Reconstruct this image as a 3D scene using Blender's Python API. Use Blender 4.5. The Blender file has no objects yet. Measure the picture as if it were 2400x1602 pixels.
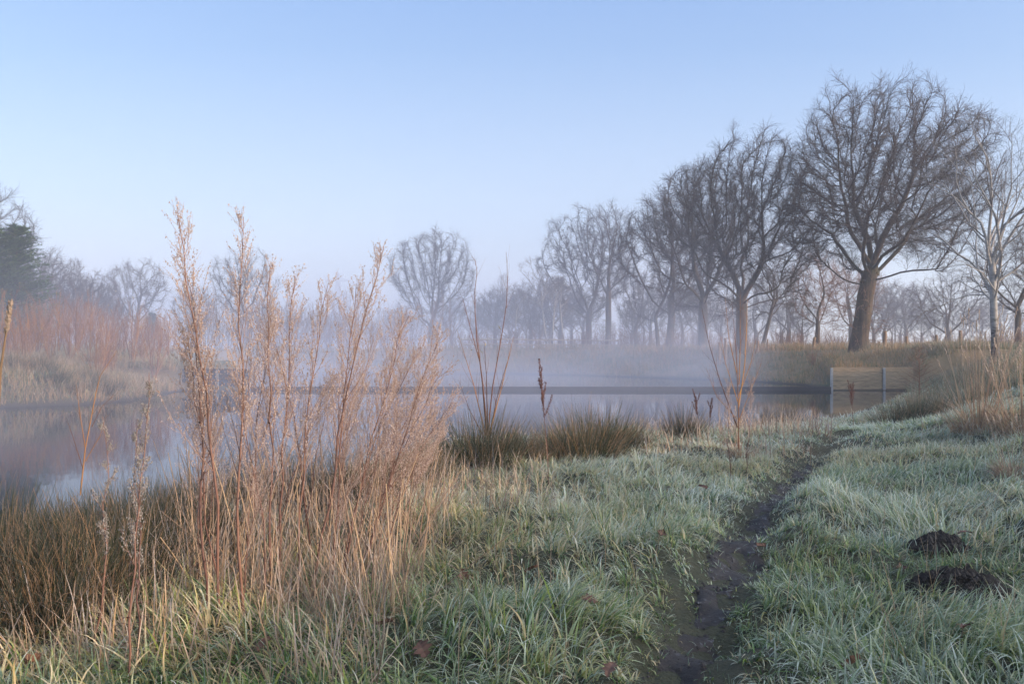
import bpy, math
import numpy as np
from mathutils import Vector
R = math.radians
C = bpy.context.scene.collection
SC = bpy.context.scene

# ------------------------------------------------------------------ camera, sky, sun, exposure
F, HZ, CZ = 1867.0, 820.0, 1.9          # focal length in px of the 2400 px frame, horizon row, eye height above water
cam_d = bpy.data.cameras.new('camera'); cam = bpy.data.objects.new('camera', cam_d); C.objects.link(cam)
cam.location = (0, 0, CZ); cam.rotation_euler = (R(90), 0, 0)
cam_d.sensor_width = 36; cam_d.lens = 36*F/2400; cam_d.shift_y = (HZ-801)/2400
cam_d.clip_start = 0.05; cam_d.clip_end = 3000
cam_d.dof.use_dof = True; cam_d.dof.focus_distance = 4.6; cam_d.dof.aperture_fstop = 8.0
SC.camera = cam
SUN_EL, SUN_AZ = 8.0, 112.0             # azimuth clockwise from +Y: behind the camera, to the right
w = bpy.data.worlds.new("World"); SC.world = w; w.use_nodes = True
nt = w.node_tree; bg = nt.nodes['Background']
sky = nt.nodes.new('ShaderNodeTexSky'); sky.sky_type = 'NISHITA'; sky.sun_disc = False
sky.sun_elevation = R(12); sky.sun_rotation = R(SUN_AZ); sky.altitude = 0; sky.air_density = 1.0; sky.dust_density = 0.3; sky.ozone_density = 1.3
bg.inputs[1].default_value = 0.15
# a thin even veil of high haze evens out the clear sky: paler and pinker towards the horizon
tc = nt.nodes.new('ShaderNodeTexCoord'); sp_ = nt.nodes.new('ShaderNodeSeparateXYZ'); nt.links.new(tc.outputs['Generated'], sp_.inputs[0])
cr_ = nt.nodes.new('ShaderNodeValToRGB'); nt.links.new(sp_.outputs[2], cr_.inputs[0])
e_ = cr_.color_ramp.elements; e_[0].position = 0.0; e_[0].color = (.72, .79, .93, 1); e_[1].position = .45; e_[1].color = (.28, .50, 1.0, 1)
k_ = e_.new(.16); k_.color = (.53, .71, 1.0, 1)
vm = nt.nodes.new('ShaderNodeVectorMath'); vm.operation = 'SCALE'; nt.links.new(cr_.outputs[0], vm.inputs[0]); vm.inputs[3].default_value = 2.55
mx = nt.nodes.new('ShaderNodeMix'); mx.data_type = 'RGBA'; mx.inputs[0].default_value = .72
nt.links.new(sky.outputs[0], mx.inputs[6]); nt.links.new(vm.outputs[0], mx.inputs[7])
# broad sky glow added round the low sun, behind the camera, brightening the ground
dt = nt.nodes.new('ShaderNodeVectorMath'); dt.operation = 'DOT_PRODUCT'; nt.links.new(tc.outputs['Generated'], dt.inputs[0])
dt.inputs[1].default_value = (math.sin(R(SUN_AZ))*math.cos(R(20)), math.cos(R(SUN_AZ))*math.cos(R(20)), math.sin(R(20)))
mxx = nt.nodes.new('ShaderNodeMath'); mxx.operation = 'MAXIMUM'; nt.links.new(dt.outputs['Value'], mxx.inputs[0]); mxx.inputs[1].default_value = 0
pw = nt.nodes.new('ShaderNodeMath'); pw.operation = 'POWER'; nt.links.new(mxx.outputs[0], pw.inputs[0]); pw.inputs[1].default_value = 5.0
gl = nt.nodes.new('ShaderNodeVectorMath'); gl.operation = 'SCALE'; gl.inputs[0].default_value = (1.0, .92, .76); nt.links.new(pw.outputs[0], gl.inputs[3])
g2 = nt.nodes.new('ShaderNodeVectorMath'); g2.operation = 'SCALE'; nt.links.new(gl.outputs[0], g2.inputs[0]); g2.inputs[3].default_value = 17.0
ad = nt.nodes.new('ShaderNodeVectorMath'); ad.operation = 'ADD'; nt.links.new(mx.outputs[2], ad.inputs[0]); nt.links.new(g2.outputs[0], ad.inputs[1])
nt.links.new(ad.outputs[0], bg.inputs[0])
sl = bpy.data.lights.new('sun', 'SUN'); sun = bpy.data.objects.new('sun', sl); C.objects.link(sun)
sl.energy = 2.7; sl.angle = R(0.6); sl.color = (1.0, 0.71, 0.50)
sd = Vector((math.sin(R(SUN_AZ))*math.cos(R(SUN_EL)), math.cos(R(SUN_AZ))*math.cos(R(SUN_EL)), math.sin(R(SUN_EL))))
sun.rotation_euler = sd.to_track_quat('Z', 'Y').to_euler()
SC.view_settings.view_transform = 'Standard'; SC.view_settings.look = 'None'
SC.view_settings.exposure = 1.2; SC.view_settings.gamma = 1.0
cy = SC.cycles
cy.use_denoising = True; cy.use_adaptive_sampling = False
cy.max_bounces = 6; cy.diffuse_bounces = 2; cy.glossy_bounces = 2; cy.transmission_bounces = 2; cy.volume_bounces = 1; cy.transparent_max_bounces = 8
cy.sample_clamp_indirect = 4.0; cy.volume_max_steps = 256

# ------------------------------------------------------------------ helpers
def nrm(v, ax=-1):
    return v/np.maximum(np.linalg.norm(v, axis=ax, keepdims=True), 1e-9)
def vnoise(x, y, seed=0):
    x = np.asarray(x, float); y = np.asarray(y, float)
    xi = np.floor(x).astype(np.int64); yi = np.floor(y).astype(np.int64); xf = x-xi; yf = y-yi
    u = xf*xf*(3-2*xf); v = yf*yf*(3-2*yf)
    def h(a, b):
        n = (a*374761393 + b*668265263 + seed*1442695041) & 0x7fffffff
        n = ((n ^ (n >> 13))*1274126177) & 0x7fffffff
        return ((n ^ (n >> 16)) & 0xffff)/65535.0
    return (h(xi, yi)*(1-u)+h(xi+1, yi)*u)*(1-v)+(h(xi, yi+1)*(1-u)+h(xi+1, yi+1)*u)*v
def fbm(x, y, seed=0, o=3):
    s = 0; a = .5
    for k in range(o):
        s = s+a*vnoise(x*2**k+k*17.3, y*2**k-k*9.1, seed+k); a *= .5
    return s/(1-.5**o)
def sm(t):
    t = np.clip(t, 0, 1); return t*t*(3-2*t)

def link(name, me, mat=None, parent=None, loc=None):
    o = bpy.data.objects.new(name, me); C.objects.link(o)
    if mat is not None and me is not None and len(me.materials) == 0:
        me.materials.append(mat)
    if parent is not None: o.parent = parent
    if loc is not None: o.location = loc
    return o
def tag(o, label=None, cat=None, group=None, kind=None):
    if label: o['label'] = label
    if cat: o['category'] = cat
    if group: o['group'] = group
    if kind: o['kind'] = kind
    return o
def empty(name, loc, rz=0, s=1):
    o = bpy.data.objects.new(name, None); C.objects.link(o)
    o.location = loc; o.rotation_euler = (0, 0, rz); o.scale = (s, s, s); o.empty_display_size = .1
    return o
def copy_tree(o, parent=None):
    c = o.copy(); C.objects.link(c)
    if parent is not None: c.parent = parent
    for ch in list(o.children): copy_tree(ch, c)
    return c

class MB:
    """collects quads (and per-vertex 'tone' vectors) for ONE mesh"""
    def __init__(s): s.v = []; s.f = []; s.t = []; s.n = 0; s.sm = []
    def add(s, V, Q, tone=None, smooth=False):
        V = np.asarray(V, np.float32).reshape(-1, 3); Q = np.asarray(Q, np.int64)
        if tone is None: tone = np.zeros((len(V), 3), np.float32)
        s.v.append(V); s.f.append(Q+s.n); s.t.append(np.asarray(tone, np.float32).reshape(-1, 3)); s.n += len(V)
        s.sm.append(np.full(len(Q), smooth, bool)); return s
    def box(s, c, d, rz=0, tone=(0, 0, 0)):
        x, y, z = np.array(d)/2
        P = np.array([[-x,-y,-z],[x,-y,-z],[x,y,-z],[-x,y,-z],[-x,-y,z],[x,-y,z],[x,y,z],[-x,y,z]])
        cs, sn = math.cos(rz), math.sin(rz); P = P@np.array([[cs, sn, 0],[-sn, cs, 0],[0, 0, 1]])+np.array(c)
        return s.add(P, [[0,3,2,1],[4,5,6,7],[0,1,5,4],[1,2,6,5],[2,3,7,6],[3,0,4,7]], np.tile(tone, (8, 1)))
    def tubes(s, P, Rr, m=4, tone=None, smooth=True, cap=False):
        """P (N,K,3) polylines, Rr (N,K) radii, tone (N,K,3)"""
        P = np.asarray(P, float); Rr = np.asarray(Rr, float); N, K, _ = P.shape
        if N == 0: return s
        T = np.gradient(P, axis=1); T = nrm(T)
        mt = nrm(T.mean(1)); ref = np.where(np.abs(mt[:, 2:3]) > .75, np.array([[1., .13, 0]]), np.array([[.05, 0, 1.]]))
        U = nrm(np.cross(T, ref[:, None, :])); W = np.cross(T, U)
        a = np.linspace(0, 2*np.pi, m, endpoint=False)
        V = P[:, :, None, :]+Rr[:, :, None, None]*(np.cos(a)[None, None, :, None]*U[:, :, None, :]+np.sin(a)[None, None, :, None]*W[:, :, None, :])
        idx = np.arange(N*K*m).reshape(N, K, m); nx = np.roll(idx, -1, 2)
        Q = np.stack([idx[:, :-1], nx[:, :-1], nx[:, 1:], idx[:, 1:]], -1).reshape(-1, 4)
        tn = np.zeros((N, K, 3)) if tone is None else np.broadcast_to(tone, (N, K, 3))
        tn = np.repeat(tn[:, :, None, :], m, 2)
        s.add(V.reshape(-1, 3), Q, tn.reshape(-1, 3), smooth)
        return s
    def ribbons(s, P, W, side, tone):
        """flat blades: P (N,K,3), W (N,K) half widths, side (N,3)"""
        N, K, _ = P.shape
        V = np.stack([P-side[:, None, :]*W[..., None], P+side[:, None, :]*W[..., None]], 2)
        idx = np.arange(N*K*2).reshape(N, K, 2)
        Q = np.stack([idx[:, :-1, 0], idx[:, :-1, 1], idx[:, 1:, 1], idx[:, 1:, 0]], -1).reshape(-1, 4)
        s.add(V.reshape(-1, 3), Q, np.repeat(tone[:, :, None, :], 2, 2).reshape(-1, 3)); return s
    def gems(s, c, r, tone=None, st=1.5, rng=None):
        """small elongated octahedra at points c (N,3) with radius r (N,)"""
        N = len(c)
        if N == 0: return s
        o = np.array([[1,0,0],[0,1,0],[-1,0,0],[0,-1,0],[0,0,st],[0,0,-st]], float)
        V = c[:, None, :]+o[None]*np.asarray(r)[:, None, None]
        b = (np.arange(N)*6)[:, None, None]
        q = np.array([[0,1,4,4],[1,2,4,4],[2,3,4,4],[3,0,4,4],[1,0,5,5],[2,1,5,5],[3,2,5,5],[0,3,5,5]])[:, :3]
        s.tri = getattr(s, 'tri', [])
        s.tri.append((q[None]+b).reshape(-1, 3)+s.n)
        tn = np.zeros((N, 3)) if tone is None else tone
        s.v.append(V.reshape(-1, 3).astype(np.float32)); s.t.append(np.repeat(tn, 6, 0).astype(np.float32)); s.n += N*6
        return s
    def mesh(s, name):
        me = bpy.data.meshes.new(name)
        V = np.concatenate(s.v); Q = np.concatenate(s.f) if s.f else np.zeros((0, 4), int)
        Tn = np.concatenate(s.t); tri = np.concatenate(s.tri) if getattr(s, 'tri', None) else np.zeros((0, 3), int)
        nq, ntr = len(Q), len(tri)
        me.vertices.add(len(V)); me.vertices.foreach_set('co', V.astype(np.float32).ravel())
        me.loops.add(nq*4+ntr*3); me.loops.foreach_set('vertex_index', np.concatenate([Q.ravel(), tri.ravel()]).astype(np.int32))
        me.polygons.add(nq+ntr)
        ls = np.concatenate([np.arange(nq)*4, nq*4+np.arange(ntr)*3]); me.polygons.foreach_set('loop_start', ls.astype(np.int32))
        smt = np.concatenate([np.concatenate(s.sm) if s.sm else np.zeros(0, bool), np.zeros(ntr, bool)])
        me.update(calc_edges=True)
        me.polygons.foreach_set('use_smooth', smt)
        a = me.attributes.new('tone', 'FLOAT_VECTOR', 'POINT'); a.data.foreach_set('vector', Tn.astype(np.float32).ravel())
        return me
    def build(s, name, mat, parent=None, loc=None):
        return link(name, s.mesh(name), mat, parent, loc)

def material(name):
    m = bpy.data.materials.new(name); m.use_nodes = True; t = m.node_tree
    return m, t, t.nodes, t.links, t.nodes['Principled BSDF']
def mix(t, fac, a, b):
    n = t.nodes.new('ShaderNodeMix'); n.data_type = 'RGBA'
    for sock, val in ((n.inputs[0], fac), (n.inputs[6], a), (n.inputs[7], b)):
        if isinstance(val, bpy.types.NodeSocket): t.links.new(val, sock)
        elif isinstance(val, (int, float)): sock.default_value = val
        else: sock.default_value = (*val, 1)
    return n.outputs[2]
def math_n(t, op, a, b=0.0, clamp=False):
    n = t.nodes.new('ShaderNodeMath'); n.operation = op; n.use_clamp = clamp
    for i, val in enumerate((a, b)):
        if isinstance(val, bpy.types.NodeSocket): t.links.new(val, n.inputs[i])
        else: n.inputs[i].default_value = val
    return n.outputs[0]
def noise_n(t, scale, detail=3, vec=None, rough=.5):
    n = t.nodes.new('ShaderNodeTexNoise'); n.inputs['Scale'].default_value = scale; n.inputs['Detail'].default_value = detail; n.inputs['Roughness'].default_value = rough
    if vec is not None: t.links.new(vec, n.inputs['Vector'])
    return n.outputs['Fac']
def ramp(t, fac, stops):
    n = t.nodes.new('ShaderNodeValToRGB'); e = n.color_ramp.elements
    while len(e) > len(stops): e.remove(e[-1])
    while len(e) < len(stops): e.new(.5)
    for el, (p, c) in zip(e, stops): el.position = p; el.color = (*c, 1)
    t.links.new(fac, n.inputs[0]); return n.outputs[0]
def geo_pos(t):
    return t.nodes.new('ShaderNodeNewGeometry').outputs['Position']
def objco(t):
    return t.nodes.new('ShaderNodeTexCoord').outputs['Object']
def tone_n(t):
    a = t.nodes.new('ShaderNodeAttribute'); a.attribute_name = 'tone'
    sx = t.nodes.new('ShaderNodeSeparateXYZ'); t.links.new(a.outputs['Vector'], sx.inputs[0]); return sx.outputs

def plant_mat(name, stops, frost=(.55, .60, .66), f0=.15, f1=.7, transl=.25, rough=.8):
    """tone.x = colour pick, tone.y = position along blade, tone.z = frost amount"""
    m, t, n, l, p = material(name)
    x, y, z = tone_n(t)
    col = ramp(t, x, stops)
    fy = math_n(t, 'MULTIPLY_ADD', y, f1-f0); t.nodes[-1].inputs[2].default_value = f0
    ff = math_n(t, 'MULTIPLY', fy, z, True)
    sp = noise_n(t, 90, 1, geo_pos(t))
    ff = math_n(t, 'MULTIPLY', ff, math_n(t, 'ADD', sp, .55), True)
    col = mix(t, ff, col, frost)
    n.remove(p)
    d = n.new('ShaderNodeBsdfDiffuse'); tr = n.new('ShaderNodeBsdfTranslucent'); ms = n.new('ShaderNodeMixShader')
    l.new(col, d.inputs[0]); l.new(col, tr.inputs[0]); ms.inputs[0].default_value = transl
    l.new(d.outputs[0], ms.inputs[1]); l.new(tr.outputs[0], ms.inputs[2]); l.new(ms.outputs[0], n['Material Output'].inputs[0])
    return m

M = {}
M['grass'] = plant_mat('grass_blades', [(0, (.022,.070,.014)), (.35, (.085,.18,.034)), (.6, (.31,.36,.075)), (.78, (.48,.37,.16)), (1, (.60,.47,.28))], frost=(.72,.76,.68), f0=.03, f1=.56)
M['straw'] = plant_mat('dry_straw', [(0, (.10,.075,.045)), (.5, (.30,.19,.11)), (1, (.50,.35,.20))], frost=(.60,.56,.55), f0=.10, f1=.55)
M['rush'] = plant_mat('rush_blades', [(0, (.018,.032,.014)), (.6, (.05,.07,.028)), (.8, (.17,.11,.05)), (1, (.38,.24,.13))], frost=(.45,.42,.42), f0=.0, f1=.25)
M['weed_stem'] = plant_mat('weed_stem', [(0, (.065,.028,.021)), (.5, (.15,.07,.045)), (1, (.32,.19,.11))], frost=(.60,.50,.48), f0=.1, f1=.35, transl=0)
M['weed_head'] = plant_mat('weed_seed_heads', [(0, (.19,.11,.075)), (.5, (.33,.22,.16)), (1, (.48,.36,.28))], frost=(.66,.59,.57), f0=.38, f1=.38, transl=.2)
M['grey_head'] = plant_mat('frosted_grey_heads', [(0, (.10,.09,.075)), (1, (.26,.23,.20))], frost=(.42,.42,.42), f0=.3, f1=.4)
M['dock'] = plant_mat('dock_seeds', [(0, (.05,.018,.012)), (1, (.14,.05,.03))], frost=(.5,.42,.42), f0=.15, f1=.15, transl=0)
M['red_twig'] = plant_mat('red_twigs', [(0, (.085,.042,.030)), (.5, (.18,.088,.052)), (1, (.45,.24,.08))], frost=(.55,.45,.42), f0=.0, f1=.15, transl=0)
M['green_twig'] = plant_mat('olive_twigs', [(0, (.10,.07,.02)), (1, (.22,.10,.04))], frost=(.55,.45,.42), f0=.0, f1=.1, transl=0)
M['yellow_leaf'] = plant_mat('yellow_leaves', [(0, (.35,.26,.06)), (1, (.45,.36,.10))], f0=0, f1=.2)
M['needles'] = plant_mat('conifer_needles', [(0, (.018,.050,.014)), (.6, (.05,.115,.03)), (1, (.11,.16,.045))], f0=0, f1=0)
M['bank'] = plant_mat('bank_grass', [(0, (.06,.10,.04)), (.35, (.13,.15,.06)), (.6, (.28,.19,.095)), (1, (.42,.27,.14))], frost=(.5,.54,.55), f0=.05, f1=.35)

def bark(name, a, b, sc=6, moss=None):
    m, t, n, l, p = material(name)
    mp = n.new('ShaderNodeMapping'); l.new(objco(t), mp.inputs[0]); mp.inputs['Scale'].default_value = (1, 1, .18)
    f = noise_n(t, sc, 5, mp.outputs[0], .65)
    col = ramp(t, f, [(.3, a), (.65, b)])
    if moss:
        col = mix(t, ramp(t, noise_n(t, 1.1, 2, objco(t)), [(.5, (0, 0, 0)), (.7, (.6, .6, .6))]), col, moss)
    l.new(col, p.inputs['Base Color']); p.inputs['Roughness'].default_value = .9
    b_ = n.new('ShaderNodeBump'); b_.inputs['Strength'].default_value = .7; b_.inputs['Distance'].default_value = .06; l.new(f, b_.inputs['Height']); l.new(b_.outputs[0], p.inputs['Normal'])
    return m
M['oak'] = bark('oak_bark', (.016,.012,.009), (.085,.056,.034), moss=(.040,.044,.016))
M['twig'] = bark('twig_bark', (.022,.017,.016), (.060,.043,.038))
M['grey_twig'] = bark('grey_twig_bark', (.09,.08,.075), (.16,.14,.13))
M['brown_leafy'] = bark('brown_twig_bark', (.10,.05,.03), (.20,.10,.055))
def birch_mat():
    m, t, n, l, p = material('birch_bark')
    mp = n.new('ShaderNodeMapping'); l.new(objco(t), mp.inputs[0]); mp.inputs['Scale'].default_value = (1, 1, 3.5)
    f = noise_n(t, 2.5, 4, mp.outputs[0], .7)
    sz = n.new('ShaderNodeSeparateXYZ'); l.new(objco(t), sz.inputs[0])
    low = math_n(t, 'MULTIPLY_ADD', sz.outputs[2], -.12); n[-1].inputs[2].default_value = .30
    f2 = math_n(t, 'SUBTRACT', f, math_n(t, 'MAXIMUM', low, -.05))
    col = ramp(t, f2, [(.30, (.035,.028,.022)), (.42, (.22,.205,.19)), (.7, (.34,.32,.30))])
    l.new(col, p.inputs['Base Color']); p.inputs['Roughness'].default_value = .7
    return m
M['birch'] = birch_mat()
def wood(name, a, b, sc=(1, 1, 14)):
    m, t, n, l, p = material(name)
    mp = n.new('ShaderNodeMapping'); l.new(objco(t), mp.inputs[0]); mp.inputs['Scale'].default_value = sc
    f = noise_n(t, 2.2, 5, mp.outputs[0], .7); f2 = noise_n(t, .9, 2, objco(t))
    col = mix(t, math_n(t, 'MULTIPLY', f2, .5), ramp(t, f, [(.3, a), (.7, b)]), a)
    l.new(col, p.inputs['Base Color']); p.inputs['Roughness'].default_value = .85
    b_ = n.new('ShaderNodeBump'); b_.inputs['Strength'].default_value = .5; b_.inputs['Distance'].default_value = .01; l.new(f, b_.inputs['Height']); l.new(b_.outputs[0], p.inputs['Normal'])
    return m
M['plank'] = wood('weathered_planks', (.10,.075,.048), (.48,.38,.255))
M['dark_plank'] = wood('dark_planks', (.018,.018,.024), (.05,.05,.062))  # darker, bluish timber for the left wall and the boom
M['post'] = wood('fence_post_wood', (.14,.085,.05), (.36,.23,.13), (14, 14, 1))
M['rail'] = wood('rail_wood', (.22,.17,.13), (.42,.34,.27), (1, 14, 14))
def metal(name, c, rough=.45, mt=.6):
    m, t, n, l, p = material(name); l.new(ramp(t, noise_n(t, 9, 3, objco(t)), [(.3, tuple(k*.7 for k in c)), (.7, c)]), p.inputs['Base Color'])
    p.inputs['Roughness'].default_value = rough; p.inputs['Metallic'].default_value = mt; return m
M['steel'] = metal('galvanised_steel', (.30,.33,.38)); M['dark_metal'] = metal('dark_painted_metal', (.06,.07,.08))
def soil():
    m, t, n, l, p = material('dark_soil'); f = noise_n(t, 28, 5, geo_pos(t), .7)
    col = ramp(t, f, [(.32, (.004,.003,.003)), (.55, (.022,.016,.013)), (.74, (.12,.105,.095))])
    l.new(col, p.inputs['Base Color']); p.inputs['Roughness'].default_value = .95
    b_ = n.new('ShaderNodeBump'); b_.inputs['Strength'].default_value = 1; b_.inputs['Distance'].default_value = .02; l.new(f, b_.inputs['Height']); l.new(b_.outputs[0], p.inputs['Normal']); return m
M['soil'] = soil()
def mud():
    m, t, n, l, p = material('trodden_mud'); f = noise_n(t, 11, 6, geo_pos(t), .7); g = noise_n(t, 40, 3, geo_pos(t))
    col = ramp(t, f, [(.3, (.010,.007,.006)), (.6, (.030,.021,.017)), (.75, (.060,.046,.038))])
    col = mix(t, ramp(t, math_n(t, 'MULTIPLY', f, math_n(t, 'ADD', g, .5)), [(.60, (0, 0, 0)), (.74, (.35, .35, .35))]), col, (.30,.32,.36))
    l.new(col, p.inputs['Base Color']); p.inputs['Roughness'].default_value = .7
    b_ = n.new('ShaderNodeBump'); b_.inputs['Strength'].default_value = .9; b_.inputs['Distance'].default_value = .03; l.new(f, b_.inputs['Height']); l.new(b_.outputs[0], p.inputs['Normal']); return m
M['mud'] = mud()
def ground_mat():
    m, t, n, l, p = material('ground_turf'); g = geo_pos(t)
    f = noise_n(t, 1.3, 4, g, .65); f2 = noise_n(t, 14, 4, g, .7)
    col = ramp(t, f, [(.3, (.022,.026,.012)), (.5, (.045,.048,.022)), (.7, (.09,.072,.04))])
    col = mix(t, math_n(t, 'MULTIPLY', f2, .6), col, (.04,.035,.022))
    sz = n.new('ShaderNodeSeparateXYZ'); l.new(g, sz.inputs[0])
    far = ramp(t, math_n(t, 'MULTIPLY', sz.outputs[1], .01), [(.22, (0, 0, 0)), (.45, (1, 1, 1))])
    fcol = ramp(t, noise_n(t, .35, 5, g, .7), [(.35, (.10,.11,.055)), (.5, (.21,.16,.09)), (.68, (.30,.20,.11))])
    col = mix(t, far, col, fcol)
    wet = ramp(t, sz.outputs[2], [(.0, (1, 1, 1)), (.22, (0, 0, 0))])
    col = mix(t, wet, col, (.035,.027,.02))
    l.new(col, p.inputs['Base Color']); p.inputs['Roughness'].default_value = .95
    b_ = n.new('ShaderNodeBump'); b_.inputs['Strength'].default_value = .8; b_.inputs['Distance'].default_value = .05; l.new(f2, b_.inputs['Height']); l.new(b_.outputs[0], p.inputs['Normal']); return m
M['ground'] = ground_mat()
def water_mat():
    m, t, n, l, p = material('pond_water'); g = geo_pos(t)
    p.inputs['Base Color'].default_value = (.018,.022,.026, 1); p.inputs['Roughness'].default_value = .035; p.inputs['IOR'].default_value = 1.33
    mp = n.new('ShaderNodeMapping'); l.new(g, mp.inputs[0]); mp.inputs['Scale'].default_value = (1, .6, 1)
    f = noise_n(t, 1.6, 2, mp.outputs[0], .5)
    b_ = n.new('ShaderNodeBump'); b_.inputs['Strength'].default_value = .12; b_.inputs['Distance'].default_value = .012; l.new(f, b_.inputs['Height']); l.new(b_.outputs[0], p.inputs['Normal']); return m
M['water'] = water_mat()
def leaf_mat():
    m, t, n, l, p = material('oak_leaf'); l.new(ramp(t, noise_n(t, 22, 3, geo_pos(t)), [(.3, (.06,.028,.018)), (.7, (.17,.080,.048))]), p.inputs['Base Color']); p.inputs['Roughness'].default_value = .7; return m
M['leaf'] = leaf_mat()
def green_leaf():
    m, t, n, l, p = material('green_leaf'); l.new(ramp(t, noise_n(t, 30, 2, geo_pos(t)), [(.35, (.07,.15,.04)), (.7, (.32,.38,.30))]), p.inputs['Base Color']); return m
M['green_leaf'] = green_leaf()

# ------------------------------------------------------------------ terrain
POND = np.array([(-60, 4.0), (-20, 4.2), (-8, 5.0), (-5.0, 5.9), (-3.8, 7.6), (-3.0, 9.9), (-2.3, 11.6), (-1.3, 12.9), (.35, 13.6), (2.7, 15.8), (5.6, 18.6), (9.0, 22.0),
    (12.2, 26.8), (16.2, 33.2), (18.9, 37.62), (15.0, 37.66), (15.1, 39), (15.8, 43), (14.6, 48), (10.5, 54), (5, 60), (0, 63.5), (-10, 64), (-16.5, 60), (-18, 50), (-13.5, 41), (-12.35, 38.2),
    (-12.35, 37.62), (-15.4, 37.3), (-14.2, 30), (-15.0, 27.6), (-16.9, 26.3), (-22, 25.2), (-40, 24), (-60, 22)], float)
def sdist(x, y):
    """distance to the pond's edge, positive on land"""
    x = np.asarray(x, float); y = np.asarray(y, float); d = np.full(x.shape, 1e9); ins = np.zeros(x.shape, bool)
    for (ax, ay), (bx, by) in zip(POND, np.roll(POND, -1, 0)):
        ex, ey = bx-ax, by-ay; t = np.clip(((x-ax)*ex+(y-ay)*ey)/(ex*ex+ey*ey), 0, 1)
        d = np.minimum(d, np.hypot(x-ax-t*ex, y-ay-t*ey))
        if ay != by:
            c = ((ay > y) != (by > y)) & (x < (bx-ax)*(y-ay)/(by-ay)+ax); ins ^= c
    return np.where(ins, -d, d)
PATH_PX = [(1510, 1700), (1560, 1602), (1625, 1480), (1690, 1360), (1735, 1270), (1790, 1190), (1850, 1115), (1905, 1062), (1945, 1030), (1985, 1005)]
PATH = np.array([((px-1200)/F*(CZ-.66)*F/(py-HZ), (CZ-.66)*F/(py-HZ)) for px, py in PATH_PX])
def pdist(x, y):
    x = np.asarray(x, float); y = np.asarray(y, float); d = np.full(x.shape, 1e9)
    for (ax, ay), (bx, by) in zip(PATH[:-1], PATH[1:]):
        ex, ey = bx-ax, by-ay; t = np.clip(((x-ax)*ex+(y-ay)*ey)/(ex*ex+ey*ey), 0, 1)
        d = np.minimum(d, np.hypot(x-ax-t*ex, y-ay-t*ey))
    return d
def height(x, y, detail=True):
    x = np.asarray(x, float); y = np.asarray(y, float)
    s = sdist(x, y)
    t = x-np.interp(y, [-30, 0, 5, 10, 15, 20, 30, 40, 60], [-6, 1.6, 2.45, 4.1, 6.6, 9.4, 15.2, 21, 33])
    bank = (1.25-.5*np.exp(-((y-10)/6)**2))*sm(t/4.8)
    near = .70-.42*sm((y-9)/9)+bank+np.where(y < 2, .35*sm((2-y)/14)*sm((x-1)/8), 0)  # unseen rise behind the camera added to shade the near grass
    far = np.where(x < 0, 1.25+.65*sm((y-34)/14), 1.9)
    k = sm((y-24)/14); k = np.where(x < -9, sm((y-12)/6), k)
    k2 = np.where(x < -11, sm((y-16)/4), k)
    near = near-.12*sm((y-12)/6)*(x < 14)*(x > 0)
    land = near*(1-k2)+np.maximum(far, near*0+far)*k2
    bwall = sm((y-37.5)/8); land = np.where((x > 12) & (x < 21) & (y > 37.4), np.minimum(land, 1.02+.9*bwall+np.maximum(x-18.5, 0)*.3), land)
    lw = (x < -11.5) & (x > -19) & (y > 37.5); land = np.where(lw, np.minimum(land, 1.0+.7*bwall), land)
    wd = 2.6+6.5*sm((y-20)/25)+1.2*sm((-x-1)/2)*(y < 14); wd = np.where((y > 37.4) & (y < 42) & ((x > 14.5) | (x < -12)), .9, wd)
    prof = np.where(s > 0, sm(.5+.5*np.clip(s/wd, 0, 1))*2-1, 0)
    z = np.where(s > 0, .02+land*prof, np.maximum(-.7, s*.35-.03))
    dist = np.hypot(x, y)
    if detail:
        lf = fbm(x*.35, y*.35, 3)-.5; hf = fbm(x*1.7, y*1.7, 5)-.5; tf = fbm(x*4.5, y*4.5, 8, 2)-.5
        am = np.clip(s/1.5, 0, 1)
        z = z+am*(lf*.22+hf*.25*np.clip(1.3-dist/25, .3, 1)+tf*.10*np.clip(1.2-dist/15, 0, 1))
        z = z+np.where(dist > 45, (fbm(x*.06, y*.06, 9)-.5)*.5*sm((dist-45)/60), 0)
        pd = pdist(x, y); z = z-.10*np.exp(-(pd/.20)**2)*np.clip(s, 0, 1)
    return z
def hz_(x, y): return float(height(np.array([x]), np.array([y]))[0])
def G(px, py, ymin=1.6, ymax=60):
    """where the view ray through the photograph's pixel meets the ground"""
    ys = np.concatenate([np.linspace(ymin, 20, 700), np.linspace(20.1, ymax, 400)])
    xs = (px-1200)/F*ys; zs = CZ-(py-HZ)/F*ys; h = np.maximum(height(xs, ys), 0)
    i = np.argmax(zs < h)
    if zs[i] >= h[i]: i = len(ys)-1
    return Vector((xs[i], ys[i], h[i]))
def at(px, d, dz=0):
    x = (px-1200)/F*d; return Vector((x, d, hz_(x, d)+dz))

def axis(lo, hi, n0, n1, step, grow):
    a = list(np.arange(n0, n1+step/2, step)); d = step; v = a[-1]
    while v < hi: d *= grow; v += d; a.append(v)
    d = step; v = a[0]; b = []
    while v > lo: d *= grow; v -= d; b.append(v)
    return np.array(b[::-1]+a)
gx = axis(-900, 900, -8, 11, .11, 1.022); gy = axis(-60, 1500, 1.5, 17, .11, 1.016)
X, Y = np.meshgrid(gx, gy)
Z = height(X, Y)
nx, ny = len(gx), len(gy)
idx = np.arange(nx*ny).reshape(ny, nx)
Q = np.stack([idx[:-1, :-1], idx[:-1, 1:], idx[1:, 1:], idx[1:, :-1]], -1).reshape(-1, 4)
mb = MB(); mb.add(np.stack([X, Y, Z], -1), Q, None, True)
tag(mb.build('ground', M['ground']), kind='structure')
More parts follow.
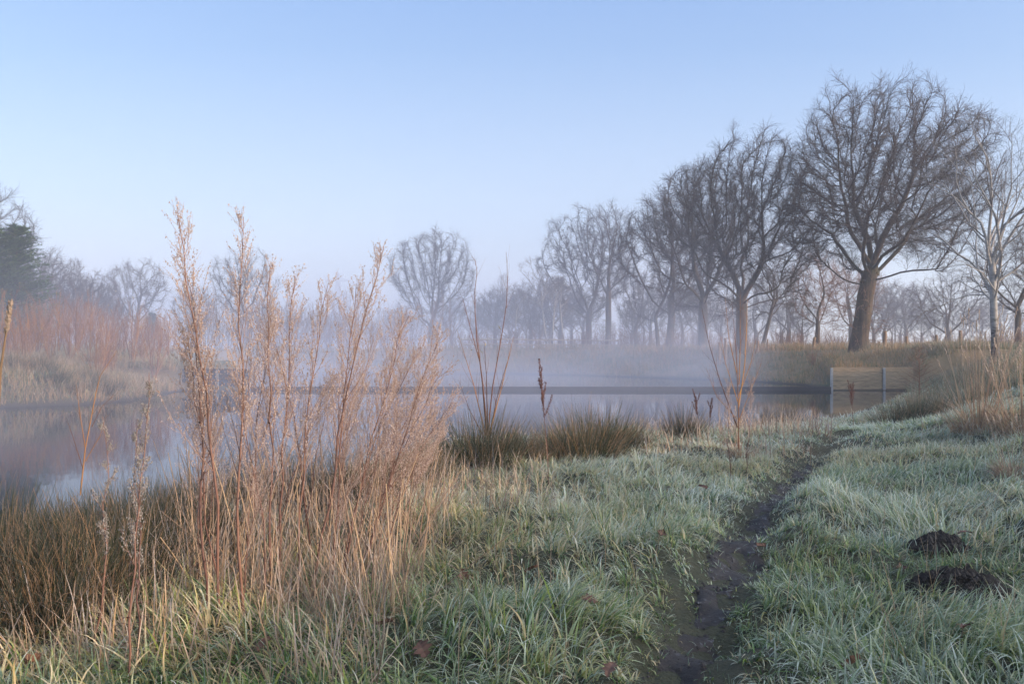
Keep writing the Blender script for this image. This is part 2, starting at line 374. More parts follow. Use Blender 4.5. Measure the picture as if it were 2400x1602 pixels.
# water
wx = np.linspace(-75, 25, 60); wy = np.linspace(6, 70, 50); WX, WY = np.meshgrid(wx, wy)
idx = np.arange(60*50).reshape(50, 60); Q = np.stack([idx[:-1, :-1], idx[:-1, 1:], idx[1:, 1:], idx[1:, :-1]], -1).reshape(-1, 4)
mb = MB(); mb.add(np.stack([WX, WY, WX*0], -1), Q, None, True)
tag(mb.build('pond_water', M['water']), kind='structure')
# trodden path: a ragged strip laid 4 mm over the ground
def path_width(y, side):
    return .015+.12*fbm(y*2.6+side*37, y*0+side*5, 21)+.02*sm((4.4-y)/.8)+.10*np.exp(-((y-4.9)/.35)**2)
rng = np.random.default_rng(4)
tt = np.linspace(0, 1, 260); seg = np.cumsum(np.r_[0, np.hypot(*np.diff(PATH[:-2], axis=0).T)]); seg /= seg[-1]
cx = np.interp(tt, seg, PATH[:-2, 0]); cyy = np.interp(tt, seg, PATH[:-2, 1])
dx, dy = np.gradient(cx), np.gradient(cyy); L = np.hypot(dx, dy); nxv, nyv = dy/L, -dx/L
taper = sm((1-tt)/.15)
wl = path_width(cyy, 0)*taper+.01; wr = path_width(cyy, 1)*taper+.01
cols = np.linspace(-1, 1, 13); PX = []; 
for c in cols:
    ww = np.where(c < 0, wl, wr); xx = cx+nxv*c*ww; yy = cyy+nyv*c*ww
    PX.append(np.stack([xx, yy, height(xx, yy)+.006-.012*abs(c)**6+(1-abs(c))*.03*(fbm(xx*9, yy*9, 88)-.5)], -1))
PX = np.stack(PX, 1); idx = np.arange(260*13).reshape(260, 13)
Q = np.stack([idx[:-1, :-1], idx[:-1, 1:], idx[1:, 1:], idx[1:, :-1]], -1).reshape(-1, 4)
mb = MB(); mb.add(PX, Q, None, True)
k = rng.integers(0, 245, 2600); q = rng.uniform(-1.15, 1.15, 2600); ww = np.where(q < 0, wl[k], wr[k]); xx = cx[k]+nxv[k]*q*ww; yy = cyy[k]+nyv[k]*q*ww
mb.gems(np.stack([xx, yy, height(xx, yy)+.004], -1), rng.gamma(2, .0026, 2600)+.002, st=.5)
tag(mb.build('path', M['mud']), kind='structure')

# ------------------------------------------------------------------ blades and stems
def curve_pts(base, az, L, lean, curl, K=4, droop=1.0):
    """polylines that start along 'lean' (angle from vertical) and bend by 'curl' towards azimuth az"""
    s = np.linspace(0, 1, K); ph = lean[:, None]+curl[:, None]*s[None, :]**droop
    st = L[:, None]/(K-1)
    h = np.concatenate([np.zeros((len(L), 1)), np.cumsum(np.sin((ph[:, 1:]+ph[:, :-1])/2)*st, 1)], 1)
    v = np.concatenate([np.zeros((len(L), 1)), np.cumsum(np.cos((ph[:, 1:]+ph[:, :-1])/2)*st, 1)], 1)
    return base[:, None, :]+np.stack([h*np.cos(az)[:, None], h*np.sin(az)[:, None], v], -1)
def add_blades(mb, base, az, L, lean, curl, width, cx_, frost, K=4, rng=None):
    P = curve_pts(base, az, L, lean, curl, K); s = np.linspace(0, 1, K)
    W = width[:, None]*(1-s[None, :]**1.6*.93)*.5
    sa = az+np.pi/2+rng.normal(0, .5, len(az)); side = np.stack([np.cos(sa), np.sin(sa), sa*0], -1)
    tone = np.stack([np.repeat(cx_[:, None], K, 1), np.repeat(s[None], len(L), 0), np.repeat(frost[:, None], K, 1)], -1)
    mb.ribbons(P, W, side, tone)

MOLES = [(G(2200, 1285), .125, .075), (G(2240, 1395), .235, .115)]
def grass_field():
    rng = np.random.default_rng(11); mb = MB()
    for (d0, d1, dens, K, wd, Ls) in ((2.0, 4.2, 5400, 6, 1.0, 1.0), (4.2, 6.5, 4400, 5, 1.05, 1.0), (6.5, 10, 2900, 4, 1.2, 1.0), (10, 16, 1300, 3, 2.0, 1.0), (16, 30, 420, 3, 3.4, 1.1)):
        A = .74*(d1*d1-d0*d0)+0; n = int(A*dens)
        y = np.sqrt(rng.uniform(d0*d0, d1*d1, n)); x = y*rng.uniform(-.70, .70, n)+rng.normal(0, .05, n)
        s = sdist(x, y); keep = (s > .35) & ~((s < 2.0) & (x < -1.8) & (rng.random(n) < .93))
        pd = pdist(x, y); n1 = fbm(x*3, y*3, 31)
        inp = pd < .03+.22*n1*(1+.5*(y < 4))
        keep &= ~(inp & (rng.random(n) > np.where((pd < .09) & (y < 7), .12, .62))) 
        for (c, r_, h_) in MOLES: keep &= ~(np.hypot(x-c.x, y-c.y) < r_*.95)
        tuft = fbm(x*2.2, y*2.2, 41)
        keep &= rng.random(n) < .15+1.5*tuft
        # little grass under the weed stand's middle and by the rushes
        x, y, inp, tuft, s, pd = x[keep], y[keep], inp[keep], tuft[keep], s[keep], pd[keep]; n = len(x)
        # gather into tufts
        cell = .17; cxp = (np.floor(x/cell)+.5+.35*np.sin(np.floor(y/cell)*7.1))*cell; cyp = (np.floor(y/cell)+.5+.35*np.sin(np.floor(x/cell)*5.3))*cell
        pull = .35; ox, oy = x-cxp, y-cyp; x = x-ox*pull; y = y-oy*pull
        z = height(x, y)-.015
        flow = 2*np.pi*fbm(x*.9, y*.9, 51)*1.6; out = np.arctan2(oy, ox)
        az = np.where(rng.random(n) < .55, flow+rng.normal(0, .5, n), out+rng.normal(0, .6, n))
        tall = fbm(x*1.4+9, y*1.4, 61)
        L = (.055+.18*tall**1.6+.05*rng.random(n))*rng.uniform(.6, 1.3, n)*Ls
        near_path = np.clip((pd-.0)/.40, 0.42, 1); L = L*near_path
        L = np.where(inp, np.maximum(L*.8, .045), L); L = L*np.where(s < 2, 1.25, 1)
        lean = rng.normal(.55, .38, n); curl = rng.gamma(3.0, .46, n)
        width = rng.gamma(2.4, .0025, n).clip(.002, .012)*wd
        zone = fbm(x*.55+3, y*.55, 71)
        leftz = sm((-x+.2)/2.2)*sm((6.0-y)/2)*.08
        strawp = np.clip(.24+1.3*(zone-.42)+leftz+np.where(s < 2.2, .30, 0), .03, .7)
        st = rng.random(n) < strawp
        c = np.where(st, rng.uniform(.68, 1, n), np.clip(rng.normal(.30+.6*(tuft-.5), .22, n), 0, .64))
        fr = np.clip(rng.normal(.75+.3*sm((x+.5)/3)*1, .42, n)+.35*sm((y-4)/5)-.25*sm((1.2-x)/3)*sm((5-y)/2), .1, 1.8)*(.45+1.15*fbm(x*1.1, y*1.1, 91))
        add_blades(mb, np.stack([x, y, z], -1), az, L, lean, curl, width, c, fr, K, rng)
    return tag(mb.build('grass', M['grass']), 'short frosted green grass with straw coloured tufts covering the near bank', 'grass', kind='stuff')
grass_field()

def dry_grass():
    """dead bent straw under and around the weeds and along the near shore"""
    rng = np.random.default_rng(12); mb = MB()
    P = []
    def patch(px0, px1, py0, py1, n, L0, L1):
        for _ in range(1):
            px = rng.uniform(px0, px1, n); py = rng.uniform(py0, py1, n)
            y = (CZ-.62)*F/(py-HZ); x = (px-1200)/F*y
            P.append(np.stack([x, y, rng.uniform(L0, L1, n)], -1))
    patch(250, 960, 1290, 1490, 1250, .20, .60)
    patch(420, 1060, 1190, 1330, 850, .25, .65)
    patch(-80, 420, 1400, 1600, 330, .12, .40)
    patch(0, 900, 1420, 1640, 800, .12, .35)
    patch(-100, 420, 1300, 1420, 260, .22, .42)
    patch(950, 1300, 1060, 1230, 450, .15, .4)
    patch(1150, 1900, 1020, 1080, 800, .12, .38)
    patch(1500, 1950, 985, 1030, 900, .2, .5)
    Pn = np.concatenate(P); x, y, L = Pn.T; s = sdist(x, y); k = s > -.1; x, y, L, s = x[k], y[k], L[k], s[k]; n = len(x)
    z = height(x, y)-.01; az = rng.uniform(0, 2*np.pi, n)
    lean = np.abs(rng.normal(.12, .45, n)); curl = np.where(rng.random(n) < .55, rng.uniform(0, .25, n), rng.gamma(2.2, .5, n))
    add_blades(mb, np.stack([x, y, z], -1), az, L, lean, curl, rng.uniform(.0040, .0080, n)*np.clip(y/6, 1, 2), rng.beta(2, 1.6, n), np.clip(rng.normal(.8, .4, n), 0, 1.6), 5, rng)
    # stiff broken stems leaning through the weed stand
    m = 150; px = rng.uniform(430, 1000, m); py = 1280+rng.uniform(0, 190, m); y = (CZ-.62)*F/(py-HZ); x = (px-1200)/F*y
    P_ = curve_pts(np.stack([x, y, height(x, y)-.02], -1), rng.uniform(0, 6.28, m), rng.uniform(.3, .8, m), np.abs(rng.normal(.2, .28, m)), rng.uniform(-.1, .25, m), 5)
    mb.tubes(P_, rng.uniform(.0028, .0050, m)[:, None]*np.linspace(1, .5, 5)[None], 5, np.stack([rng.uniform(.2, 1, m)[:, None].repeat(5, 1), np.full((m, 5), .4), np.full((m, 5), .5)], -1))
    # long thin flowering stalks with seed tips standing out of the turf
    m = 330; px = rng.uniform(700, 2380, m); py = rng.uniform(1010, 1560, m)**1.0
    y = (CZ-.7)*F/(py-HZ); x = (px-1200)/F*y; k = (sdist(x, y) > .3) & (pdist(x, y) > .3); x, y = x[k], y[k]; n = len(x)
    add_blades(mb, np.stack([x, y, height(x, y)-.01], -1), rng.uniform(0, 6.28, n), rng.uniform(.22, .5, n), np.abs(rng.normal(.1, .3, n)), rng.uniform(0, .5, n), rng.uniform(.0022, .004, n)*np.clip(y/5, 1, 2), rng.uniform(.5, 1, n), rng.uniform(.2, .9, n), 5, rng)
    return tag(mb.build('dry_grass', M['straw']), 'tangled dry straw coloured grass stalks among the weeds and rushes by the shore', 'dry grass', kind='stuff')
dry_grass()

def bank_grass():
    rng = np.random.default_rng(13); mb = MB()
    def scatter(n, xf, y0, y1, L0, L1, c0, c1, w_, smin=.1, fr=.6, zmul=1):
        y = rng.uniform(y0, y1, n); x = xf(y, n); s = sdist(x, y); k = (s > smin)
        x, y = x[k], y[k]; n = len(x); z = height(x, y)-.03
        cl = fbm(x*.8, y*.8, 77); kk = rng.random(n) < .3+1.2*cl; x, y, z, cl = x[kk], y[kk], z[kk], cl[kk]; n = len(x)
        add_blades(mb, np.stack([x, y, z], -1), rng.uniform(0, 6.28, n), rng.uniform(L0, L1, n)*(.5+cl), np.abs(rng.normal(.15, .25, n)), rng.gamma(2, .35, n),
                   w_*rng.uniform(.7, 1.3, n), np.clip(rng.uniform(c0, c1, n)+.5*(cl-.5), 0, 1), np.clip(rng.normal(fr, .3, n), 0, 1.5), 3, rng)
    fan = lambda a, b: (lambda y, n: (rng.uniform(a, b, n)-1200)/F*y)
    scatter(26000, fan(-60, 520), 26, 40, .25, .65, .30, 1.0, .018)          # left bank
    scatter(12000, fan(-60, 430), 38, 60, .3, .7, .2, .9, .03, fr=1.0)
    scatter(30000, fan(1000, 2420), 42, 62, .25, .60, .25, 1.0, .030)        # far bank slope
    scatter(30000, fan(560, 2420), 56, 76, .35, .8, .35, 1.0, .045, fr=.3, smin=.05)     # its top edge
    scatter(20000, fan(2130, 2440), 18, 44, .25, .6, .10, .8, .018, fr=.7)
    scatter(9000, fan(1880, 2200), 38.4, 47, .2, .5, .25, 1.0, .022, fr=.4)
    scatter(5000, fan(2160, 2440), 38.5, 48, .25, .6, .10, .8, .025, fr=.7)
    return tag(mb.build('bank_grass', M['bank']), 'rough tawny grass on the far and side banks of the pond', 'grass', kind='stuff')
bank_grass()

# ------------------------------------------------------------------ bare trees
def spawn(P, Rr, nch, t0, t1, ang, L, K, rng, env=None, up=.15, wob=.16, rr=.6, tipr=.25, lt=.5, minr=.0, spread_pow=1.0, outw=0.0, cen=None):
    """children for parents P (N,K0,3): nch each, returns P2, R2"""
    N, K0, _ = P.shape
    j = (np.arange(nch)+.5)/nch
    t = t0+(t1-t0)*np.clip(j[None]+rng.uniform(-.5, .5, (N, nch))/nch, 0, 1)**spread_pow
    pi = rng.permutation(N*0+np.arange(N)); pi = np.repeat(np.arange(N), nch); t = t.ravel()
    f = t*(K0-1); i0 = np.minimum(f.astype(int), K0-2); fr = (f-i0)[:, None]
    B = P[pi, i0]*(1-fr)+P[pi, i0+1]*fr; T = nrm(P[pi, i0+1]-P[pi, i0]); r0 = Rr[pi, i0]*(1-fr[:, 0])+Rr[pi, i0+1]*fr[:, 0]
    n = len(B)
    az = (np.tile(np.arange(nch), N)*2.4+np.repeat(rng.uniform(0, 6.28, N), nch)+rng.normal(0, .5, n))
    ref = np.where(np.abs(T[:, 2:3]) > .9, [[1., 0, 0]], [[0, 0, 1.]]); U = nrm(np.cross(T, ref)); W = np.cross(T, U)
    a = np.abs(rng.normal(ang, ang*.25, n))[:, None]
    D = nrm(T*np.cos(a)+(U*np.cos(az)[:, None]+W*np.sin(az)[:, None])*np.sin(a))
    Ls = L*(1-lt*t)*rng.uniform(.6, 1.25, n)
    if outw and cen is not None: D = nrm(D+outw*nrm(B-cen))
    if env is not None:
        c, r = env
        o_ = (B-c)/r; dd = D/r; A_ = (dd*dd).sum(1); B_ = (o_*dd).sum(1); C_ = (o_*o_).sum(1)-1
        Le = (-B_+np.sqrt(np.maximum(B_*B_-A_*C_, 0)))/A_; Le = np.where(C_ > 0, Ls*.7, Le)
        tip = B+D*Le[:, None]-c; ta = np.arctan2(tip[:, 1], tip[:, 0]); te = tip[:, 2]/r[2]
        Le = Le*(.84+.26*vnoise(ta*1.6+40, te*2.6+20, int(c[2]*10)))
        Ls = np.minimum(Ls, np.maximum(Le*rng.uniform(.84, 1.06, n), Ls*.32))
    Pn = [B]; st = (Ls/(K-1))[:, None]; d = D
    for k in range(K-1):
        d = nrm(d+rng.normal(0, wob, (n, 3))+np.array([0, 0, up])); Pn.append(Pn[-1]+d*st)
    Pn = np.stack(Pn, 1)
    base = np.minimum(r0*rr, Ls*.035+.004); base = np.maximum(base, minr)
    R2 = base[:, None]*np.linspace(1, tipr, K)[None]
    R2 = np.maximum(R2, minr*.6)
    return Pn, R2
def limb(b, az, el, L, r, rng, K=9, up=.06, wob=.10, tip=.13):
    d = np.array([math.cos(az)*math.cos(el), math.sin(az)*math.cos(el), math.sin(el)]); p = [np.array(b, float)]
    for k in range(K-1):
        d = d+rng.normal(0, wob, 3)+np.array([0, 0, up]); d /= np.linalg.norm(d); p.append(p[-1]+d*L/(K-1))
    return np.array(p), r*np.linspace(1, tip, K)**.9

def bare_tree(seed, H, rx, trunk_h, r0, mats, lean=(0, 0), nl=11, low=2.0, tw=1.0, el=(15, 80), style='oak', cz=None, lv=(8, 7, 7, 5), name='bare_oak', stems=1, up=.015, minr=.006, limbs_extra=(), forks=2):
    """returns an Empty with trunk (trunk and main limbs) and crown (branches and twigs)"""
    rng = np.random.default_rng(seed)
    root = empty(name, (0, 0, 0))
    zc = cz if cz else (trunk_h*.75+H)/2; rz = H-zc
    env = (np.array([lean[0], lean[1], zc]), np.array([rx, rx, rz*1.0]))
    tk = MB(); K = 10
    Ps, Rs = [], []
    for s_ in range(stems):
        a = rng.uniform(0, 6.28); off = .0 if stems == 1 else r0*1.1
        top = np.array([lean[0]*.7, lean[1]*.7, trunk_h])+np.array([math.cos(a), math.sin(a), 0])*off*2.2
        b0 = np.array([math.cos(a)*off, math.sin(a)*off, -.25])
        tt = np.linspace(0, 1, K)[:, None]; P = b0*(1-tt)+top*tt+np.cumsum(rng.normal(0, .035*r0/.5, (K, 3)), 0)*np.array([1, 1, 0])
        rr = r0*(1.0-.25*tt[:, 0])*(1+.55*np.exp(-tt[:, 0]*trunk_h/.45)); 
        Ps.append(P); Rs.append(rr)
    tk.tubes(np.array(Ps), np.array(Rs), 14)
    LP, LR = [], []
    for i in range(nl):
        s_ = i % stems; P, rr = Ps[s_], Rs[s_]
        q = i/(nl-1) if nl > 1 else 1
        e = R(el[0]+(el[1]-el[0])*q+rng.normal(0, 6)); a = i*2.4+seed+rng.normal(0, .3)
        tb = 1-(1-q)*(low/trunk_h)*rng.uniform(.5, 1); tb = np.clip(tb, .3, .995); f = tb*(K-1); i0 = min(int(f), K-2); b = P[i0]*(1-f+i0)+P[i0+1]*(f-i0)
        D = np.array([math.cos(a)*math.cos(e), math.sin(a)*math.cos(e), math.sin(e)])
        # reach: distance to the crown's envelope
        o = (b-env[0])/env[1]; dd = D/env[1]; A_ = dd@dd; B_ = o@dd; C_ = o@o-1; disc = B_*B_-A_*C_; Lr = (-B_+math.sqrt(max(disc, 0)))/A_
        if C_ > 0 and disc <= 0: Lr = rx*.8
        Lr = max(Lr, rx*.45)*rng.uniform(.86, .98)
        p_, r_ = limb(b, a, e, Lr, rr[i0]*(.36+.26*q)*rng.uniform(.85, 1.1), rng, up=up, wob=.17)
        LP.append(p_); LR.append(r_)
    for (tb, az, e, Lr, rf) in limbs_extra:
        P, rr = Ps[0], Rs[0]; f = tb*(K-1); i0 = min(int(f), K-2); b = P[i0]*(1-f+i0)+P[i0+1]*(f-i0)
        p_, r_ = limb(b, R(az), R(e), Lr, rr[i0]*rf, rng, up=.0, wob=.14); LP.append(p_); LR.append(r_)
    LP = np.array(LP); LR = np.array(LR)
    span = np.linalg.norm(LP[:, -1]-LP[:, 0], axis=1).mean()
    if forks:
        cen0 = env[0]-np.array([0, 0, rz*.7])
        FP, FR = spawn(LP, LR, forks, .12, .66, .55, span*1.1, 9, rng, env, up=up*.8, wob=.12, rr=.72, tipr=.2, lt=.35, outw=.25, cen=cen0)
        LP = np.concatenate([LP, FP]); LR = np.concatenate([LR, FR])
    tk.tubes(LP, LR, 7)
    tk.build('trunk', mats[0], root)
    cr = MB(); cen = env[0]-np.array([0, 0, rz*.6])
    P1, R1 = spawn(LP, LR, max(3, int(lv[0]*.62)), .25, 1.0, .60, span*.55, 7, rng, env, up=up, wob=.12, rr=.6, outw=.30, lt=.35, cen=cen, minr=minr*2.6)
    cr.tubes(P1, R1, 5)
    P2, R2 = spawn(P1, R1, max(3, int(lv[1]*.8)), .2, 1.0, .68, span*.28, 5, rng, env, up=up*.8, wob=.14, rr=.6, outw=.25, cen=cen, minr=minr*1.7)
    cr.tubes(P2, R2, 4)
    P3, R3 = spawn(P2, R2, max(3, int(lv[2]*.8)), .15, 1.0, .7, span*.14*tw, 4, rng, None, up=.05 if style == 'oak' else -.12, wob=.17, rr=.6, minr=minr*.85)
    cr.tubes(P3, R3, 3)
    if lv[3]:
        P4, R4 = spawn(P3, R3, max(2, lv[3]-1), .15, 1.0, .75, span*.075*tw, 3, rng, None, up=.04 if style == 'oak' else -.25, wob=.2, rr=.7, minr=minr*.6)
        cr.tubes(P4, R4, 3)
    cr.build('crown', mats[1], root)
    return root
def oak(seed, H, rx, trunk_h, r0, mats, cx=0., cz=None, low=None, natt=1500, step=.30, dk=.62, di=5.0, lean=0., tw=(3, 4), twL=(.85, .42), minr=.008, name='bare_oak', gn=.20, stems=((0, 0),), nf=6, fel=(8, 70), flen=2.2):
    """crown grown into its own outline (limbs divide towards free space), twigs on the outer wood"""
    rng = np.random.default_rng(seed); root = empty(name, (0, 0, 0)); cz = cz or (H+trunk_h)/2; low = low or (cz-trunk_h*.82); up_ = H-cz-twL[0]*.7; rxx = rx-twL[0]*.6
    u = nrm(rng.normal(0, 1, (natt*3, 3))); q = rng.random(natt*3)**.42; A = u*q[:, None]
    az = np.arctan2(A[:, 1], A[:, 0]); lob = .82+.30*vnoise(az*1.3+50, A[:, 2]*2.2+seed, seed)
    A = A*lob[:, None]*np.where(A[:, 2:3] > 0, [[rxx, rxx, up_]], [[rxx, rxx, low]])+np.array([cx, 0, cz]); gaps = vnoise(A[:, 0]*.55+9, A[:, 2]*.55+A[:, 1]*.4, seed+3)
    A = A[(gaps > .22) & (A[:, 2] > trunk_h*.72)][:natt]
    nodes, par = [], []
    for (sx, sy) in stems:
        n0 = int(trunk_h/step); base = len(nodes)
        for k in range(n0+1):
            t = k/n0; nodes.append(np.array([sx*(1+.8*t)+lean*t**1.3+rng.normal(0, .02), sy*(1+.8*t)+rng.normal(0, .02), -.3+t*(trunk_h+.3)])); par.append(-1 if k == 0 else len(nodes)-2)
    nt0 = len(nodes); dirs = [np.array([0, 0, 1.])]*nt0
    for k in range(nf):
        b_ = (k % len(stems))*(n0+1); i = b_+int(n0*(.80+.2*(k/max(nf-1, 1)))); a_ = k*2.4+seed; e_l = R(fel[0]+(fel[1]-fel[0])*k/max(nf-1, 1)); d_ = np.array([math.cos(a_)*math.cos(e_l), math.sin(a_)*math.cos(e_l), math.sin(e_l)]); pr = i
        for q_ in range(int(flen/step)):
            d_ = nrm(d_+rng.normal(0, .10, 3)+np.array([0, 0, .02])); nodes.append(nodes[pr]+d_*step); par.append(pr); dirs.append(d_); pr = len(nodes)-1
    N = np.array(nodes); par = list(par); D = np.array(dirs)
    ok = np.r_[(np.arange(nt0) % (n0+1)) > n0*.80, np.ones(len(N)-nt0, bool)]
    dist = np.full(len(A), 1e9); near = np.zeros(len(A), int)
    def upd(idx):
        nonlocal dist, near
        d = np.linalg.norm(A[:, None]-N[idx][None], axis=2); j = d.argmin(1); m = d[np.arange(len(A)), j]; b = m < dist
        dist = np.where(b, m, dist); near = np.where(b, idx[j], near)
    upd(np.nonzero(ok)[0])
    for it in range(140):
        alive = dist > dk; A = A[alive]; dist = dist[alive]; near = near[alive]
        if len(A) < 4: break
        act = dist < di
        if not act.any(): act = dist < dist.min()+1
        v = nrm(A[act]-N[near[act]]); S = np.zeros_like(N); np.add.at(S, near[act], v); g = np.unique(near[act])
        d = nrm(nrm(S[g])+D[g]*.45+rng.normal(0, gn, (len(g), 3))); new = N[g]+d*step; i0 = len(N)
        N = np.concatenate([N, new]); D = np.concatenate([D, d]); par += list(g); upd(np.arange(i0, len(N)))
    n = len(N); par = np.array(par); cnt = np.zeros(n); R_ = np.full(n, .0); ch = [[] for _ in range(n)]
    for i in range(n):
        if par[i] >= 0: ch[par[i]].append(i)
    e = 2.0; a = np.zeros(n)
    for i in range(n-1, -1, -1):
        if not ch[i]: a[i] = .0135**e
        if par[i] >= 0: a[par[i]] += a[i]+1e-7
    R_ = a**(1/e); iz = N[:, 2] < trunk_h; top = R_[iz].max(); sc_ = r0/top; R_ = np.where(R_ > .02, R_*(1+(sc_-1)*np.clip((R_-.02)/(top*.8), 0, 1)), R_)
    R_ = R_*(1+.45*np.exp(-np.maximum(N[:, 2], 0)/.5)*(N[:, 2] < 2)); R_ = np.maximum(R_, minr*1.4)
    done = np.zeros(n, bool); ch_big, ch_mid, ch_small = [], [], []
    order = [i for i in range(n) if par[i] < 0]; stack = [(i, -1) for i in order]
    while stack:
        i, p_ = stack.pop(); c = [p_] if p_ >= 0 else []
        cur = i
        while True:
            c.append(cur); k = ch[cur]
            if not k: break
            k = sorted(k, key=lambda z: -R_[z]); stack += [(z, cur) for z in k[1:]]; cur = k[0]
        c = np.array(c); rr = R_[c].copy()
        if p_ >= 0 and len(c) > 1: rr[0] = min(rr[0], rr[1]*1.25)
        L = len(c); K = 16 if L > 12 else (8 if L > 5 else 4); t = np.linspace(0, L-1, K)
        P_ = np.stack([np.interp(t, np.arange(L), N[c, k2]) for k2 in range(3)], -1); r_ = np.interp(t, np.arange(L), rr)
        (ch_big if K == 16 else ch_mid if K == 8 else ch_small).append((P_, r_))
    tk, cr = MB(), MB()
    for lst, m in ((ch_big, 8), (ch_mid, 5), (ch_small, 4)):
        big = [x for x in lst if x[1][0] > .075]; sm_ = [x for x in lst if x[1][0] <= .075]
        if big: tk.tubes(np.array([x[0] for x in big]), np.array([x[1] for x in big]), m+2)
        if sm_: cr.tubes(np.array([x[0] for x in sm_]), np.array([x[1] for x in sm_]), m)
    tk.build('trunk', mats[0], root)
    out = np.nonzero((R_ < .045) & (par >= 0))[0]; E = np.stack([N[par[out]], N[out]], 1); ER = np.stack([R_[out]]*2, 1)
    P1, R1 = spawn(E, ER, tw[0], 0, 1, .55, twL[0], 4, rng, None, up=-.01, wob=.14, rr=.7, lt=.1, minr=minr*.8); cr.tubes(P1, R1, 3)
    P2, R2 = spawn(P1, R1, tw[1], .12, 1, .60, twL[1], 3, rng, None, up=.015, wob=.14, rr=.7, lt=.25, minr=minr*.55); cr.tubes(P2, R2, 3)
    cr.build('crown', mats[1], root); return root
def put(o, p, rz=0, s=1):
    o.location = p; o.rotation_euler = (0, 0, rz); o.scale = (s, s, s); return o

TR = 'bare trees around the pond'
OAK = (M['oak'], M['twig']); GREY = (M['grey_twig'], M['grey_twig'])
t = oak(3, 18.0, 7.7, 5.6, .50, OAK, cx=1.7, cz=10.0, low=4.9, natt=3600, lean=.85, dk=.58, step=.26, di=4.0, nf=11, flen=4.4, fel=(-2, 64), tw=(3, 5), minr=.009)
tw_ = MB(); tp = np.array([[[0, 0, .6], [.27, 0, 2.2], [.62, 0, 4.4]]]); e1, e2 = spawn(tp, np.array([[.5, .45, .4]]), 46, .0, 1, 1.4, 1.9, 6, np.random.default_rng(2), None, up=-.03, wob=.16, rr=.03, lt=.2, minr=.010)
tw_.tubes(e1, e2, 4); e3, e4 = spawn(e1, e2, 9, .25, 1, .8, .8, 4, np.random.default_rng(3), None, up=.0, wob=.2, minr=.008); tw_.tubes(e3, e4, 3); tw_.build('side_twigs', M['brown_leafy'], t)
bl = MB(); rg = np.random.default_rng(6)
for bz, ba in ((4.6, .3), (4.9, -.5), (5.2, .1), (4.4, -2.9), (4.3, .6)):
    q = np.linspace(0, 1, 7); bc = np.array([.62*bz/4.4+.36*math.cos(ba), .36*math.sin(ba), bz]); P_ = bc+np.stack([q*0, q*0, (q-.5)*.42], -1)+rg.normal(0, .03, (7, 3)); bl.tubes(P_[None], (.19*np.sin(np.pi*np.clip(q, .04, .96))**.6+.01)[None]*rg.uniform(.7, 1.2), 8)
bl.build('burls', M['oak'], t)
put(t, at(2012, 50, -.05)); tag(t, 'largest bare oak with thick leaning trunk at right of the far bank', 'tree', TR)
t = oak(8, 16.4, 6.3, 4.0, .40, OAK, cx=.3, cz=9.4, low=5.0, natt=2200, dk=.60, step=.28, di=4.0, nf=9, flen=3.4, fel=(0, 64), tw=(4, 4), minr=.009)
put(t, at(1738, 57), 0); tag(t, 'dark bare oak forking low, next left of the largest oak', 'tree', TR)
t = oak(15, 16.8, 5.6, 4.6, .38, OAK, cx=0, cz=10, natt=1700, dk=.65, di=4.0, flen=2.6, tw=(4, 4), minr=.009)
put(t, at(1648, 66)); tag(t, 'bare oak with straight orange lit trunk, third from the largest oak', 'tree', TR)
t = oak(21, 15.8, 5.6, 3.6, .34, OAK, cx=.1, cz=9.5, natt=1600, dk=.65, di=4.0, tw=(4, 4), minr=.010, stems=((-.45, 0), (.45, .1)))
put(t, at(1556, 74)); tag(t, 'bare oak with twin trunks rising out of the mist beyond the boom', 'tree', TR)
t = oak(26, 17.3, 6.6, 4.4, .36, OAK, cx=-.6, cz=10, natt=1400, dk=.75, di=4.5, minr=.011)
put(t, at(1380, 93)); tag(t, 'hazy round crowned bare tree at the left end of the far oak row', 'tree', TR)
t = oak(27, 17.2, 4.8, 6.5, .32, OAK, cx=.3, cz=11.5, natt=1000, dk=.75, di=4.5, minr=.011)
put(t, at(1426, 88)); tag(t, 'hazy bare tree with tall straight trunk, right of the round crowned one', 'tree', TR)
t = oak(33, 16.9, 6.8, 3.2, .46, OAK, cx=.3, cz=9.6, natt=1800, dk=.72, di=4.0, minr=.012, gn=.12)
put(t, at(1010, 103)); tag(t, 'lone egg shaped bare tree standing in mist at the picture centre', 'tree', TR)
t = oak(38, 12.0, 4.7, 3.4, .32, OAK, cx=-.2, cz=7.6, natt=1100, dk=.7, di=4.0, minr=.013, tw=(3, 3))
put(t, at(320, 98)); tag(t, 'small spreading bare tree on the skyline above the red shrubs', 'tree', TR)
t = oak(41, 13.2, 5.2, 3.2, .34, OAK, cx=0, cz=8.2, natt=1000, dk=.8, di=4.0, minr=.012, stems=((-.4, 0), (.4, .1)), tw=(3, 3))
put(t, at(572, 98)); tag(t, 'spreading bare tree seen behind the second tall mugwort plume', 'tree', TR)
t = oak(43, 8.5, 3.2, 2.4, .22, OAK, natt=700, dk=.65, di=4.0, minr=.013, tw=(3, 3))
put(t, at(452, 96)); tag(t, 'low bare tree between two taller skyline trees behind the mugwort', 'tree', TR)
